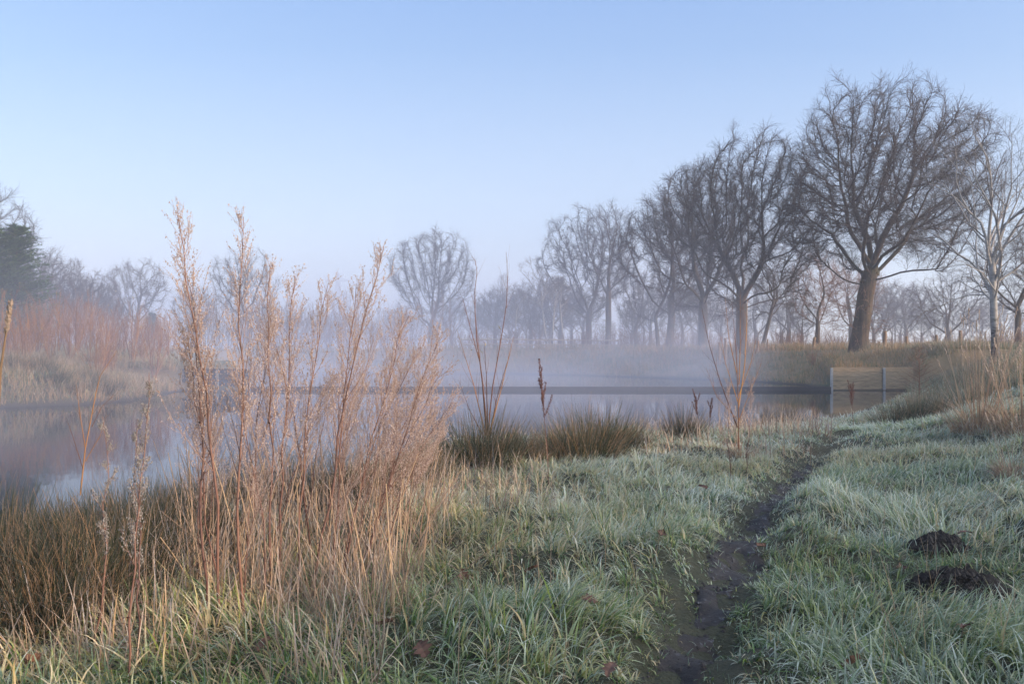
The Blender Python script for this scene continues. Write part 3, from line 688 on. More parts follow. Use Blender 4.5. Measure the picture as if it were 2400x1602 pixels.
# birch at the right, nearer
t = bare_tree(52, 10.9, 3.3, 4.6, .165, (M['birch'], M['grey_twig']), lean=(-.1, 0), nl=10, low=2.4, el=(30, 84), style='birch', lv=(8, 7, 6, 4), minr=.0045, name='birch')
put(t, at(2333, 34, -.05)); tag(t, 'pale barked birch behind the tall straw clump at the right edge', 'tree', TR)
t = oak(56, 9.4, 4.0, 3.2, .19, OAK, cz=6.2, natt=900, dk=.6, di=3.5, minr=.008)
put(t, at(2385, 56)); tag(t, 'dark small bare oak just right of the pale birch', 'tree', TR)
t = oak(61, 8.8, 4.5, 1.9, .34, OAK, cz=5.0, natt=1200, dk=.6, di=3.5, minr=.010, tw=(2, 4))
put(t, at(2222, 82)); tag(t, 'squat grey bare tree behind the fence posts at right', 'tree', TR)
t = oak(63, 9.8, 3.3, 2.8, .20, (M['oak'], M['brown_leafy']), cz=6.0, natt=800, dk=.62, di=4.0, minr=.009)
put(t, at(1916, 70)); tag(t, 'slender brownish bare tree left of the largest oak trunk', 'tree', TR)
t = oak(66, 10.4, 4.4, 2.6, .36, (M['oak'], M['brown_leafy']), cz=6.4, natt=1100, dk=.66, di=4.0, minr=.011, tw=(2, 4))
put(t, at(1997, 84)); tag(t, 'brownish bare tree directly behind the largest oak trunk', 'tree', TR)
t = bare_tree(69, 9.0, 2.6, 4.2, .17, OAK, lean=(1.5, 0), nl=7, low=1.8, el=(25, 75), lv=(6, 5, 5, 3), minr=.009, name='bare_oak')
put(t, at(1785, 66)); tag(t, 'thin bare tree leaning right, between the two darkest oaks', 'tree', TR)
t = bare_tree(71, 14.5, 4.6, 3.2, .3, GREY, nl=10, low=1.2, el=(12, 80), lv=(8, 6, 5, 3), minr=.014, name='bare_oak')
put(t, at(1290, 112)); tag(t, 'fuzzy grey bare tree fading into mist left of the far row', 'tree', TR)
t = bare_tree(73, 11.5, 4.4, 2.0, .26, GREY, nl=10, low=1.0, el=(15, 80), lv=(8, 6, 5, 3), minr=.015, name='bare_oak')
put(t, at(1195, 122)); tag(t, 'lowest hazy bare tree right of the lone central tree', 'tree', TR)
# a left mass of bare trees behind the evergreen: copies with their own place and size
src = bpy.data.objects.get('bare_oak.007') 
protos = [o for o in C.objects if o.name.startswith('bare_oak') and o.type == 'EMPTY']
p_small, p_wide, p_two = protos[9], protos[7], protos[8]
HZY = 'hazy bare trees of the wood'
def copy_put(src_, px, d, s, rz, label, sz=None):
    c = copy_tree(src_); put(c, at(px, d), rz, s)
    if sz: c.scale = (s, s, sz)
    for k in ('label', 'category', 'group'): 
        if k in c: del c[k]
    tag(c, label, 'tree', HZY); return c
copy_put(p_wide, 92, 82, .98, 2, 'tallest bare tree of the grey wood beside the evergreen')
copy_put(p_two, 140, 84, .78, 1, 'dense bare tree second from the evergreen in the grey wood')
copy_put(p_wide, 185, 80, .74, 4, 'round topped bare tree at the right of the grey wood')
copy_put(p_two, 225, 84, .62, 3, 'lowest bare tree where the grey wood slopes down to the right')
copy_put(p_small, 60, 74, .95, 5, 'bare tree hugging the right side of the dark evergreen')
copy_put(p_small, 270, 86, .72, .5, 'small bare tree just left of the skyline tree above red shrubs')
copy_put(p_wide, -62, 78, 1.45, .9, 'bare tree cut off by the left edge, higher than the evergreen')
for i, (px, d, s, rz, lb) in enumerate([
    (1480, 100, .80, 1, 'low hazy tree seen between the twin trunks and the tall straight trunk'),
    (1120, 125, .66, 2, 'faint low tree just right of the lone central tree'),
    (1600, 96, .72, 3, 'low hazy tree between the twin trunked oak and the third oak'),
    (1690, 92, .62, 4, 'low hazy tree behind the dark low forking oak'),
    (1840, 98, .85, 5, 'hazy bush like tree between the slender brown tree and the leaning one'),
    (2110, 110, .66, 6, 'faint low tree beyond the street lamp'),
    (2300, 100, .85, .4, 'faint tree filling the gap left of the birch'),
    (1240, 105, .74, .7, 'hazy low tree above the left part of the rail fence'),
    (1340, 118, .80, 1.7, 'hazy low tree behind the rail fence middle'),
    (870, 135, .62, 2.7, 'faint low tree left of the lone central tree, behind the weeds'),
    (770, 150, .60, 3.1, 'faint low tree below the pylon'),
    (690, 135, .62, 4.1, 'faint low tree left of the pylon foot'),
    (1740, 104, .7, 2.2, 'faint low tree seen past the right side of the dark low forking oak'),
    (2050, 94, .62, 1.1, 'low hazy tree right behind the largest oak'),
    (1160, 112, .80, 5.1, 'hazy low tree at the left end of the rail fence'),
    (1265, 108, .95, 3.6, 'hazy tree just left of the white birch pair'),
    (1500, 92, .78, 2.6, 'hazy tree behind the left stem of the twin trunked oak'),
    (1640, 84, .66, 4.4, 'low tree right behind the straight orange lit trunk'),
    (1880, 86, .74, .2, 'low hazy tree just left of the slender brownish tree'),
    (1060, 128, .72, 1.9, 'faint low tree at the right foot of the lone central tree'),
    (940, 124, .64, 4.9, 'faint low tree at the left foot of the lone central tree'),
    (2160, 104, .8, 3.3, 'faint tree between the street lamp and the squat grey tree')]):
    copy_put((p_small, p_two, p_wide)[i % 3], px, d, s, rz, lb)
rng = np.random.default_rng(321)
for i, px in enumerate(list(range(1110, 1900, 52))+[2070, 2130, 2190, 2260, 2340, 2390]+[20, 70, 120, 165, 210, 255]):
    d = rng.uniform(98, 132) if px > 600 else rng.uniform(84, 96)
    c = copy_put((p_small, p_two, p_wide)[i % 3], px+rng.uniform(-14, 14), d, rng.uniform(.62, .92) if px > 600 else rng.uniform(.60, .76), rng.uniform(0, 6), 'x', rng.uniform(.55, .8))
    c['label'] = 'indistinct hazy tree in the misty wood behind the oak row' if px > 600 else 'indistinct hazy tree deep in the grey wood at the left'
    c['group'] = 'trees of the misty wood behind the oaks' if px > 600 else 'trees deep in the grey left wood'
# birches in the mist
for i, (px, d, h, r_, ln) in enumerate([(1283, 84, 8.5, .10, -.9), (1292, 85, 8.0, .10, .5), (1322, 82, 7.5, .09, -.6), (1204, 90, 7, .08, .5)]):
    b = bare_tree(80+i, h, 1.5, h*.62, r_, (M['birch'], M['grey_twig']), lean=(ln, 0), nl=6, low=2, el=(40, 80), style='birch', lv=(6, 5, 4, 0), minr=.009, name='birch')
    put(b, at(px, d)); tag(b, ['thin white birch trunk leaning left behind the rail fence', 'thin white birch trunk leaning right, beside the left leaning one', 'single thin white birch right of the birch pair in the mist', 'faint thin birch farthest left behind the rail fence'][i], 'tree', 'thin birches in the mist')

def conifer(name, H, rx, seed, dense=26, cone=1.0):
    rng = np.random.default_rng(seed); root = empty(name, (0, 0, 0))
    tk = MB(); tk.tubes(np.array([[[0, 0, -.2], [0, 0, H*.5], [0, 0, H*.98]]]), np.array([[.22, .14, .02]])*H/9, 8); tk.build('trunk', M['oak'], root)
    n = int(dense*H); zz = H*(.04+.95*rng.random(n)**.9); a = rng.uniform(0, 6.28, n)
    Lb = rx*np.clip(1.02-zz/H, .03, 1)**(.62*cone)*rng.uniform(.75, 1.1, n)
    P = curve_pts(np.stack([a*0, a*0, zz], -1), a, Lb, np.full(n, 1.15), rng.uniform(.1, .45, n), 5)
    cr = MB(); cr.tubes(P, np.linspace(.03, .008, 5)[None].repeat(n, 0), 3, tone=np.array([0., 0, 0]))
    k = 34; t_ = rng.uniform(.2, 1, (n, k)); f = t_*4; i0 = np.minimum(f.astype(int), 3); fr = (f-i0)[..., None]
    ii = np.arange(n)[:, None]; B = (P[ii, i0]*(1-fr)+P[ii, i0+1]*fr).reshape(-1, 3)
    m = len(B); az = rng.uniform(0, 6.28, m); L = rng.uniform(.2, .45, m)*H/9
    cl = np.repeat(rng.random(n), k)
    add_blades(cr, B, az, L, rng.uniform(.7, 1.6, m), rng.uniform(.2, 1, m), rng.uniform(.05, .11, m)*H/9, np.clip(cl*.7+rng.random(m)*.4, 0, 1), np.zeros(m), 3, rng)
    cr.build('crown', M['needles'], root); return root
cf = conifer('evergreen_tree', 9.6, 3.8, 1, dense=60, cone=.8); put(cf, at(38, 62)); tag(cf, 'dark green evergreen tree at the left edge above the red shrubs', 'tree')
c2 = copy_tree(cf); put(c2, at(-22, 60), 2, .98); tag(c2, 'dark evergreen half cut off by the left edge of the photo', 'tree')
c3 = copy_tree(cf); put(c3, at(356, 88), 1, .42); tag(c3, 'small dim evergreen low behind the tallest mugwort, in mist', 'tree')

# ------------------------------------------------------------------ willow shoots and shrubs
def shoots(name, seed, n, H, spread, mat, tw=6, r=.006, lean_=.25, leaves=0, minr=.0, sub=True, part='stems'):
    rng = np.random.default_rng(seed); root = empty(name, (0, 0, 0)); mb = MB()
    a = rng.uniform(0, 6.28, n); base = np.stack([np.cos(a), np.sin(a), a*0-.05/ (spread+.3)], -1)*spread*.12*rng.random(n)[:, None]; base[:, 2] = -.05
    L = H*rng.uniform(.55, 1.0, n); lean = np.abs(rng.normal(lean_*.6, lean_*.55, n))
    P = curve_pts(base, a, L, lean, rng.normal(-.05, .18, n)+.0, 8); P += np.cumsum(rng.normal(0, .010*H/2, P.shape), 1)*np.array([1, 1, .2])
    Rr = np.maximum(r*L[:, None]/H*np.linspace(1, .22, 8)[None], minr); c = rng.random(n)
    tn = np.stack([c[:, None].repeat(8, 1)*.8, np.linspace(0, 1, 8)[None].repeat(n, 0), np.full((n, 8), .6)], -1)
    mb.tubes(P, Rr, 5, tn)
    if tw:
        P2, R2 = spawn(P, Rr, tw, .15, .95, .42, H*.26, 5, rng, None, up=.10, wob=.06, rr=.55, minr=minr*.8); m = len(P2)
        mb.tubes(P2, R2, 3, np.stack([np.repeat(c, tw)[:, None].repeat(5, 1)*.8+.2, np.full((m, 5), .6), np.full((m, 5), .6)], -1))
        if sub:
            P3, R3 = spawn(P2, R2, 3, .2, .9, .45, H*.11, 4, rng, None, up=.08, wob=.08, rr=.6, minr=minr*.7); m = len(P3)
            mb.tubes(P3, R3, 3, np.stack([np.full((m, 4), .5), np.full((m, 4), .6), np.full((m, 4), .6)], -1))
            tips = P3[:, -1]
        else: tips = P2[:, -1]
    mb.build(part, mat, root)
    if leaves:
        lm = MB(); k = rng.choice(len(tips), min(leaves, len(tips)), replace=False); m = len(k)
        add_blades(lm, tips[k], rng.uniform(0, 6.28, m), rng.uniform(.04, .07, m)*(1 if minr == 0 else 2), rng.uniform(.5, 1.5, m), rng.uniform(0, 1, m), rng.uniform(.010, .016, m)*(1 if minr == 0 else 2), rng.random(m), rng.random(m), 4, rng)
        lm.build('leaf_tips', M['yellow_leaf'], root)
    return root
RS = 'red and orange willow shrubs on the left bank'
rng = np.random.default_rng(99)
v = [shoots('willow_shrub', 200+i, (10, 16, 7, 22)[i], (3.2, 3.6, 2.6, 3.0)[i], (.6, 1.0, .4, 1.6)[i], M['red_twig'], (7, 7, 6, 7)[i], (.018, .016, .018, .013)[i], (.22, .30, .16, .38)[i], leaves=(60, 0, 0, 0)[i], minr=.0055) for i in range(4)]
spots = []
for px in range(-30, 470, 17): spots.append((px+rng.uniform(-7, 7), rng.uniform(33, 47), rng.integers(0, 4), rng.uniform(.75, 1.2)))
for px in range(-20, 1060, 24): spots.append((px+rng.uniform(-9, 9), rng.uniform(56, 78) if px < 420 else rng.uniform(72, 100), 3 if rng.random() < .7 else 1, rng.uniform(1.0, 1.5)*(1.1 if px < 215 else .75 if px < 420 else 1.5)))
used = set()
for (px, d, k, s) in spots:
    x = (px-1200)/F*d
    if sdist(np.array([x]), np.array([d]))[0] < 1: continue
    o = v[k] if k not in used else copy_tree(v[k]); used.add(k)
    put(o, at(px, d), rng.uniform(0, 6.28), s)
    if px < 460 and d < 50: tag(o, 'thin red and orange willow shoots standing on the near part of the left bank', 'shrub', RS)
    elif px < 430: tag(o, 'dull red twiggy thicket behind the willow shoots of the left bank', 'shrub', 'red thicket behind the left bank')
    else: tag(o, 'misty twiggy bush in the low hedge along the far meadow', 'shrub', 'misty bushes along the far meadow')
for k in range(4):
    if k not in used: bpy.data.objects.remove(v[k])
BR = 'brushwood under the far oaks'
br = shoots('brushwood', 230, 26, 2.3, 2.2, M['brown_leafy'], 7, .012, .5, minr=.006)
first = True
for (px, d, s) in [(1100, 76, 1.0), (1210, 78, 1.1), (1330, 78, 1.0), (1370, 76, 1.1), (1410, 78, 1.0), (1465, 72, 1.1), (1510, 70, .9), (1575, 70, 1.0), (1625, 68, .9), (1675, 70, .9), (1755, 68, .8), (1835, 70, .9), (1865, 68, .8), (1925, 72, 1.1), (1975, 68, .8), (2090, 76, .8), (2150, 80, 1.0), (2190, 74, .9), (2245, 72, .8), (2320, 64, .8), (2350, 58, .8), (700, 104, 1.3), (760, 108, 1.5), (830, 100, 1.4), (900, 96, 1.3), (960, 94, 1.4), (1020, 96, 1.3), (1075, 92, 1.4), (1150, 84, 1.2), (1265, 88, 1.3), (1390, 84, 1.2), (1440, 82, 1.3), (1550, 78, 1.2), (1660, 74, 1.0), (1720, 72, .9), (1820, 76, 1.1), (1130, 88, .9), (1180, 92, 1), (1230, 84, .8), (1300, 92, 1), (1350, 86, .8), (1470, 76, 1.0), (1500, 74, 1.1), (1530, 84, 1), (1590, 72, 1.05), (1615, 78, 1.1), (1690, 68, .7), (1770, 76, .8), (1850, 72, .9), (1880, 78, 1.), (1945, 66, .8), (1960, 84, 1), (2042, 58, .45), (2120, 88, 1.1), (2290, 66, .6), (2400, 52, .8), (2370, 50, .6), (2255, 84, .9)]:
    o = br if first else copy_tree(br); first = False
    put(o, at(px, d), px*.1, s); tag(o, 'low brown brushwood growing at the foot of the far bare trees', 'shrub', BR)
# reddish bush on the bank above the plank wall
for i, (px, d, s, lb) in enumerate([(1948, 43.5, .8, 'rusty red bush on the bank just above the left end of the plank wall'), (1905, 47, .55, 'smaller rusty bush left of the plank wall end')]):
    o = shoots('rusty_bush', 240+i, 26, 1.5, 1.2, M['brown_leafy'], 6, .010, .4, minr=.0045); put(o, at(px, d), 0, s/.8); tag(o, lb, 'shrub')

# near saplings
o = shoots('willow_sapling', 251, 4, .1, .1, M['green_twig'], 0, .005); 
for ch in list(o.children): bpy.data.objects.remove(ch)
def authored(root, name, lines, base_px, d, mat, tw, twL, seed, r0, leaves=0):
    """stems traced as px control points at distance d, each with its own depth offset"""
    rng = np.random.default_rng(seed); mb = MB(); b = root.location; Ps, Rs = [], []
    for pts in lines:
        q = np.array(pts, float); tt = np.linspace(0, 1, len(q)); T = np.linspace(0, 1, 9)
        px = np.interp(T, tt, q[:, 0]); py = np.interp(T, tt, q[:, 1]); dep = d+rng.normal(0, .15)*T
        Pw = np.stack([(px-1200)/F*dep, dep, CZ-(py-HZ)/F*dep], -1)-np.array(b); Ps.append(Pw)
        Ln = np.linalg.norm(Pw[-1]-Pw[0]); Rs.append(r0*min(1, Ln/1.6+.25)*np.linspace(1, .2, 9))
    Ps = np.array(Ps); Rs = np.array(Rs); n = len(Ps)
    c = rng.random(n)
    mb.tubes(Ps, Rs, 6, np.stack([c[:, None].repeat(9, 1), np.linspace(0, 1, 9)[None].repeat(n, 0), np.full((n, 9), .5)], -1))
    P2, R2 = spawn(Ps, Rs, tw, .25, .95, .40, twL, 5, rng, None, up=.12, wob=.05, rr=.5, minr=.0012); m = len(P2)
    mb.tubes(P2, R2, 3, np.full((m, 5, 3), .5)); mb.build(name, mat, root)
    if leaves:
        lm = MB(); k = rng.choice(m, leaves, replace=False)
        add_blades(lm, P2[k, -1], rng.uniform(0, 6.28, leaves), rng.uniform(.04, .07, leaves), rng.uniform(.5, 1.5, leaves), rng.uniform(0, 1, leaves), rng.uniform(.010, .016, leaves), rng.random(leaves), rng.random(leaves), 4, rng)
        lm.build('leaf', M['yellow_leaf'], root)
d = 9.3; o.location = at(1142, d); bx = 1142
authored(o, 'stems', [[(1142, 1030), (1135, 920), (1115, 780), (1112, 690), (1120, 620), (1105, 600)], [(1144, 1030), (1150, 930), (1170, 820), (1187, 720), (1190, 640), (1186, 590)],
    [(1138, 1020), (1110, 900), (1070, 770)], [(1146, 1020), (1175, 910), (1203, 790)], [(1140, 1020), (1128, 860), (1100, 760), (1085, 700)], [(1143, 1020), (1140, 880), (1134, 800)], [(1148, 1030), (1160, 950), (1182, 870), (1195, 830)], [(1138, 1030), (1100, 960), (1075, 890)]], bx, d, M['red_twig'], 6, .38, 251, .0085, 6)
tag(o, 'tall orange brown willow sapling above the rushes at the centre', 'sapling')
o = empty('willow_sapling', at(1728, 9.0)); d = 9.0
authored(o, 'stems', [[(1731, 1050), (1731, 960), (1727, 850), (1722, 780), (1716, 720)], [(1728, 1000), (1690, 900), (1660, 800), (1645, 720)], [(1730, 960), (1745, 860), (1750, 770), (1752, 700)], [(1729, 940), (1700, 850), (1690, 790)], [(1730, 930), (1760, 850), (1773, 790)],
    [(1726, 980), (1680, 930), (1655, 860)], [(1732, 900), (1735, 800), (1735, 690)], [(1730, 990), (1765, 900), (1785, 850)], [(1728, 880), (1708, 790), (1700, 700)]], 1728, d, M['red_twig'], 9, .30, 252, .0065)
tag(o, 'thin red twigged sapling in front of the water, before the dark oaks', 'sapling')
o = empty('willow_sapling', at(200, 8.2)); 
authored(o, 'stems', [[(188, 1160), (200, 1050), (225, 920), (235, 880), (275, 820)], [(200, 1050), (186, 960), (178, 900)], [(215, 1000), (240, 950), (262, 930)], [(195, 1100), (170, 1020), (160, 990)], [(200, 1080), (235, 1020), (250, 970)]], 200, 8.2, M['red_twig'], 6, .25, 253, .0075)
tag(o, 'orange willow sapling at the left, over the open water', 'sapling')
# larch sapling
def larch():
    rng = np.random.default_rng(5); root = empty('larch_sapling', (0, 0, 0)); H = 2.05
    mb = MB(); mb.tubes(np.array([[[0, 0, -.05], [.01, 0, 1.0], [0, 0, H]]]), np.array([[.022, .015, .004]]), 6, np.full((1, 3, 3), .4)); mb.build('trunk', M['brown_leafy'], root)
    n = 46; z = H*(.22+.72*np.linspace(0, 1, n)); a = np.arange(n)*2.4; L = (1.0*(1-z/H)+.14)*rng.uniform(.7, 1.1, n)
    P = curve_pts(np.stack([a*0, a*0, z], -1), a, L, np.full(n, 1.15), rng.normal(-.25, .1, n), 6); Rr = np.maximum(.007*np.linspace(1, .3, 6)[None].repeat(n, 0), .003)
    m2 = MB(); m2.tubes(P, Rr, 4, np.full((n, 6, 3), .4)); P2, R2 = spawn(P, Rr, 7, .2, .95, .7, .22, 4, rng, None, up=.02, wob=.06, minr=.0025); m2.tubes(P2, R2, 3); m2.build('crown', M['brown_leafy'], root); return root
o = larch(); put(o, at(2154, 23.5), 0, .92); tag(o, 'bare brown larch sapling with horizontal branches beside the plank wall', 'sapling')

# ------------------------------------------------------------------ rushes
def rush(seed, n, H, spread, mat=None, brown=.3, name='rush_clump', part='stalks', wmul=1):
    rng = np.random.default_rng(seed); root = empty(name, (0, 0, 0)); mb = MB()
    a = rng.uniform(0, 6.28, n); q = rng.random(n)**.7
    base = np.stack([np.cos(a)*q*spread*.5, np.sin(a)*q*spread*.5, a*0-.08], -1)
    L = H*rng.uniform(.35, 1.12, n)*(1-.25*q); lean = q*.62*spread/H*rng.uniform(.5, 1.3, n)+np.abs(rng.normal(0, .07, n))
    bent = rng.random(n) < .2; curl = np.where(bent, rng.uniform(.4, 1.8, n), rng.uniform(-.05, .35, n))
    P = curve_pts(base, a+rng.normal(0, .35, n), L, lean, curl, 6)
    dead = rng.random(n) < brown; c = np.where(dead, rng.uniform(.72, 1, n), rng.uniform(0, .68, n))
    s = np.linspace(0, 1, 6); cc = np.clip(c[:, None]+.28*s[None]**4, 0, 1)
    tn = np.stack([cc, s[None].repeat(n, 0), rng.uniform(0, 1.3, n)[:, None].repeat(6, 1)], -1)
    mb.tubes(P, rng.uniform(.0020, .0036, n)[:, None]*np.linspace(1, .3, 6)[None]*wmul, 3, tn)
    mb.build(part, mat or M['rush'], root); return root
rv = [rush(300, 560, .80, .62, brown=.14), rush(301, 460, .66, .5, brown=.42), rush(302, 680, .78, .8, brown=.24)]
RG = 'dark rush clumps along the near shore'
def rput(i, px, py, s, label, group=RG, dist=None):
    o = rv[i] if not rv[i].get('label') else copy_tree(rv[i])
    put(o, G(px, py) if dist is None else at(px, dist), px*.37, s)
    for k in ('label', 'category', 'group'):
        if k in o: del o[k]
    tag(o, label, 'rush clump', group); return o
rput(0, 1135, 1092, 1.02, 'dark brown green rush clump around the base of the tall central sapling')
rput(1, 1192, 1075, .85, 'browner rush clump just right of the central sapling')
rput(2, 1085, 1085, .9, 'rush clump left of the central sapling, against the weeds')
rput(2, 1370, 1062, .98, 'dark rush clump at the water right of the single dock stalk')
rput(0, 1420, 1052, .9, 'rush clump at the right end of the dark pair by the water')
rput(1, 1315, 1068, .85, 'reddish tipped rush clump nearest the dock stalk')
rput(2, 1470, 1045, .62, 'low rush clump tailing off right of the dark pair by the water')
rput(1, 1250, 1080, .6, 'low straw coloured rush clump between the sapling clumps and the dock stalk')
rput(1, 1600, 1022, .9, 'small rush clump left of the red twigged sapling')
rput(1, 1845, 1002, 1.15, 'rusty drooping rush clump left of the end of the plank wall')
rput(1, 1800, 1000, .95, 'low drooping rush clump right of the red twigged sapling')
rput(2, 2100, 952, 1.0, 'big dark rush clump in front of the plank wall', dist=16.5)
rput(0, 2150, 945, .95, 'rush clump right of the big dark one, below the larch sapling', dist=16.2)
rput(1, 2200, 930, .9, 'dry rush clump on the slope right of the larch sapling', dist=17.5)
rng = np.random.default_rng(8)
for px, py in [(330, 1260), (390, 1240), (450, 1225), (520, 1215), (590, 1205), (660, 1200), (730, 1190), (800, 1180), (870, 1165), (940, 1150), (1010, 1130),
               (270, 1270), (210, 1290), (150, 1300), (90, 1310), (30, 1320), (-30, 1330), (60, 1390), (140, 1370), (230, 1350), (310, 1330), (0, 1420), (180, 1330), (100, 1350), (380, 1300), (470, 1290), (-40, 1400), (20, 1385), (75, 1430), (120, 1400), (165, 1420), (215, 1385), (262, 1400), (300, 1365), (40, 1465), (130, 1455), (345, 1330), (-50, 1460)]:
    rput(int(rng.integers(0, 3)), px+rng.uniform(-14, 14), py, rng.uniform(.72, .95)*(.82 if px < 340 else .92), 'dark rush clump in the dense stand behind the pink weeds at the lower left', 'rushes of the dense stand at the lower left')
for i, px in enumerate([35, 60, 100, 135, 170, 205, 240, 275, 310, 345]):
    d = 28.0+rng.uniform(0, 3.0); p = at(px, d)
    if sdist(np.array([p.x]), np.array([p.y]))[0] < .2: p.y += 1.2; p.z = hz_(p.x, p.y)
    o = copy_tree(rv[i % 3]); 
    for k in ('label', 'category', 'group'):
        if k in o: del o[k]
    put(o, p, i, 1.15); tag(o, 'rush clump at the water edge of the left bank', 'rush clump', 'rushes at the foot of the left bank')

# tall straw clumps at the right
def tall_straw(seed, n, H, spread, nb):
    rng = np.random.default_rng(seed); root = empty('tall_grass_clump', (0, 0, 0)); mb = MB(); a = rng.uniform(0, 6.28, n); q = rng.random(n)
    base = np.stack([np.cos(a)*q*spread*.4, np.sin(a)*q*spread*.4, a*0-.05], -1); L = H*rng.uniform(.62, 1.05, n)
    P = curve_pts(base, a, L, np.abs(rng.normal(.08, .10, n))+q*.16, rng.uniform(-.05, .30, n), 7)
    s = np.linspace(0, 1, 7); c = rng.uniform(.4, 1, n)
    mb.tubes(P, .0042*np.linspace(1, .4, 7)[None].repeat(n, 0)*rng.uniform(.7, 1.3, n)[:, None], 4, np.stack([c[:, None].repeat(7, 1), s[None].repeat(n, 0), np.full((n, 7), .7)], -1))
    T = nrm(P[:, -1]-P[:, -2]); Hn = 10
    for j in range(Hn):
        c_ = P[:, -1]-T*(.13*(1-j/Hn))[..., None] if False else P[:, -1]-T*(.12*(1-j/Hn)); mb.gems(c_+rng.normal(0, .004, c_.shape), rng.uniform(.004, .0085, n), np.stack([rng.uniform(.5, 1, n), np.full(n, .8), np.full(n, .9)], -1), st=2.2)
    mb.build('stalks', M['straw'], root)
    lb = MB(); m = nb; a = rng.uniform(0, 6.28, m); q = rng.random(m)**.6
    base = np.stack([np.cos(a)*q*spread*.5, np.sin(a)*q*spread*.5, a*0-.04], -1)
    add_blades(lb, base, a+rng.normal(0, .3, m), rng.uniform(.25, .75, m)*H/1.5, rng.uniform(.05, .5, m), rng.gamma(3, .6, m), rng.uniform(.006, .012, m), np.clip(rng.normal(.55, .25, m), 0, 1), rng.uniform(.1, 1.0, m), 6, rng)
    lb.build('leaf_blades', M['straw'], root); return root
o = tall_straw(401, 58, 1.52, .62, 380); put(o, G(2296, 1010)); tag(o, 'tall clump of pale dry straw stalks on the bank at right, before the birch', 'grass clump')
o = tall_straw(402, 34, 1.30, .5, 260); put(o, G(2398, 1020), 1); tag(o, 'dry straw clump at the right edge, beside the tallest straw clump', 'grass clump')
o = tall_straw(403, 10, 1.0, .4, 500); put(o, G(2375, 1120), 1, .6); tag(o, 'low arching frosted tussock below the right edge straw clumps', 'grass clump')
o = tall_straw(404, 6, .75, .3, 260); put(o, G(1738, 1075), 1, .9); tag(o, 'small frosted straw tuft at the foot of the red twigged sapling', 'grass clump')
# reed tips entering at the far left, close to the lens
def near_reed():
    root = empty('reed_stalk', (0, 0, 0)); d = 2.1; b = Vector(((-30-1200)/F*d, d, 0)); b.z = hz_(b.x, b.y); root.location = b; mb = MB()
    q = [(-30, CZ and 1500), (-12, 1100), (2, 860), (14, 780), (26, 705)]; T = np.linspace(0, 1, 9); Q_ = np.array(q, float)
    px = np.interp(T, np.linspace(0, 1, 5), Q_[:, 0]); py = np.interp(T, np.linspace(0, 1, 5), Q_[:, 1])
    P = np.stack([(px-1200)/F*d, px*0+d, CZ-(py-HZ)/F*d], -1)-np.array(b); P[0, 2] = -.02
    mb.tubes(P[None], np.array([[.003]*6+[.0024, .002, .001]]), 5, np.full((1, 9, 3), .25)); mb.build('stem', M['straw'], root)
    rng = np.random.default_rng(3); t = rng.uniform(.76, 1, 260); c = np.stack([np.interp(t, T, P[:, k]) for k in range(3)], -1)+rng.normal(0, .0022, (260, 3))
    hm = MB(); hm.gems(c, rng.uniform(.0018, .0032, 260), np.stack([rng.uniform(.0, .35, 260), np.full(260, .8), np.full(260, .5)], -1), st=2.2); hm.build('seed_head', M['straw'], root); return root
tag(near_reed(), 'single pale reed spike close to the lens at the far left', 'reed')

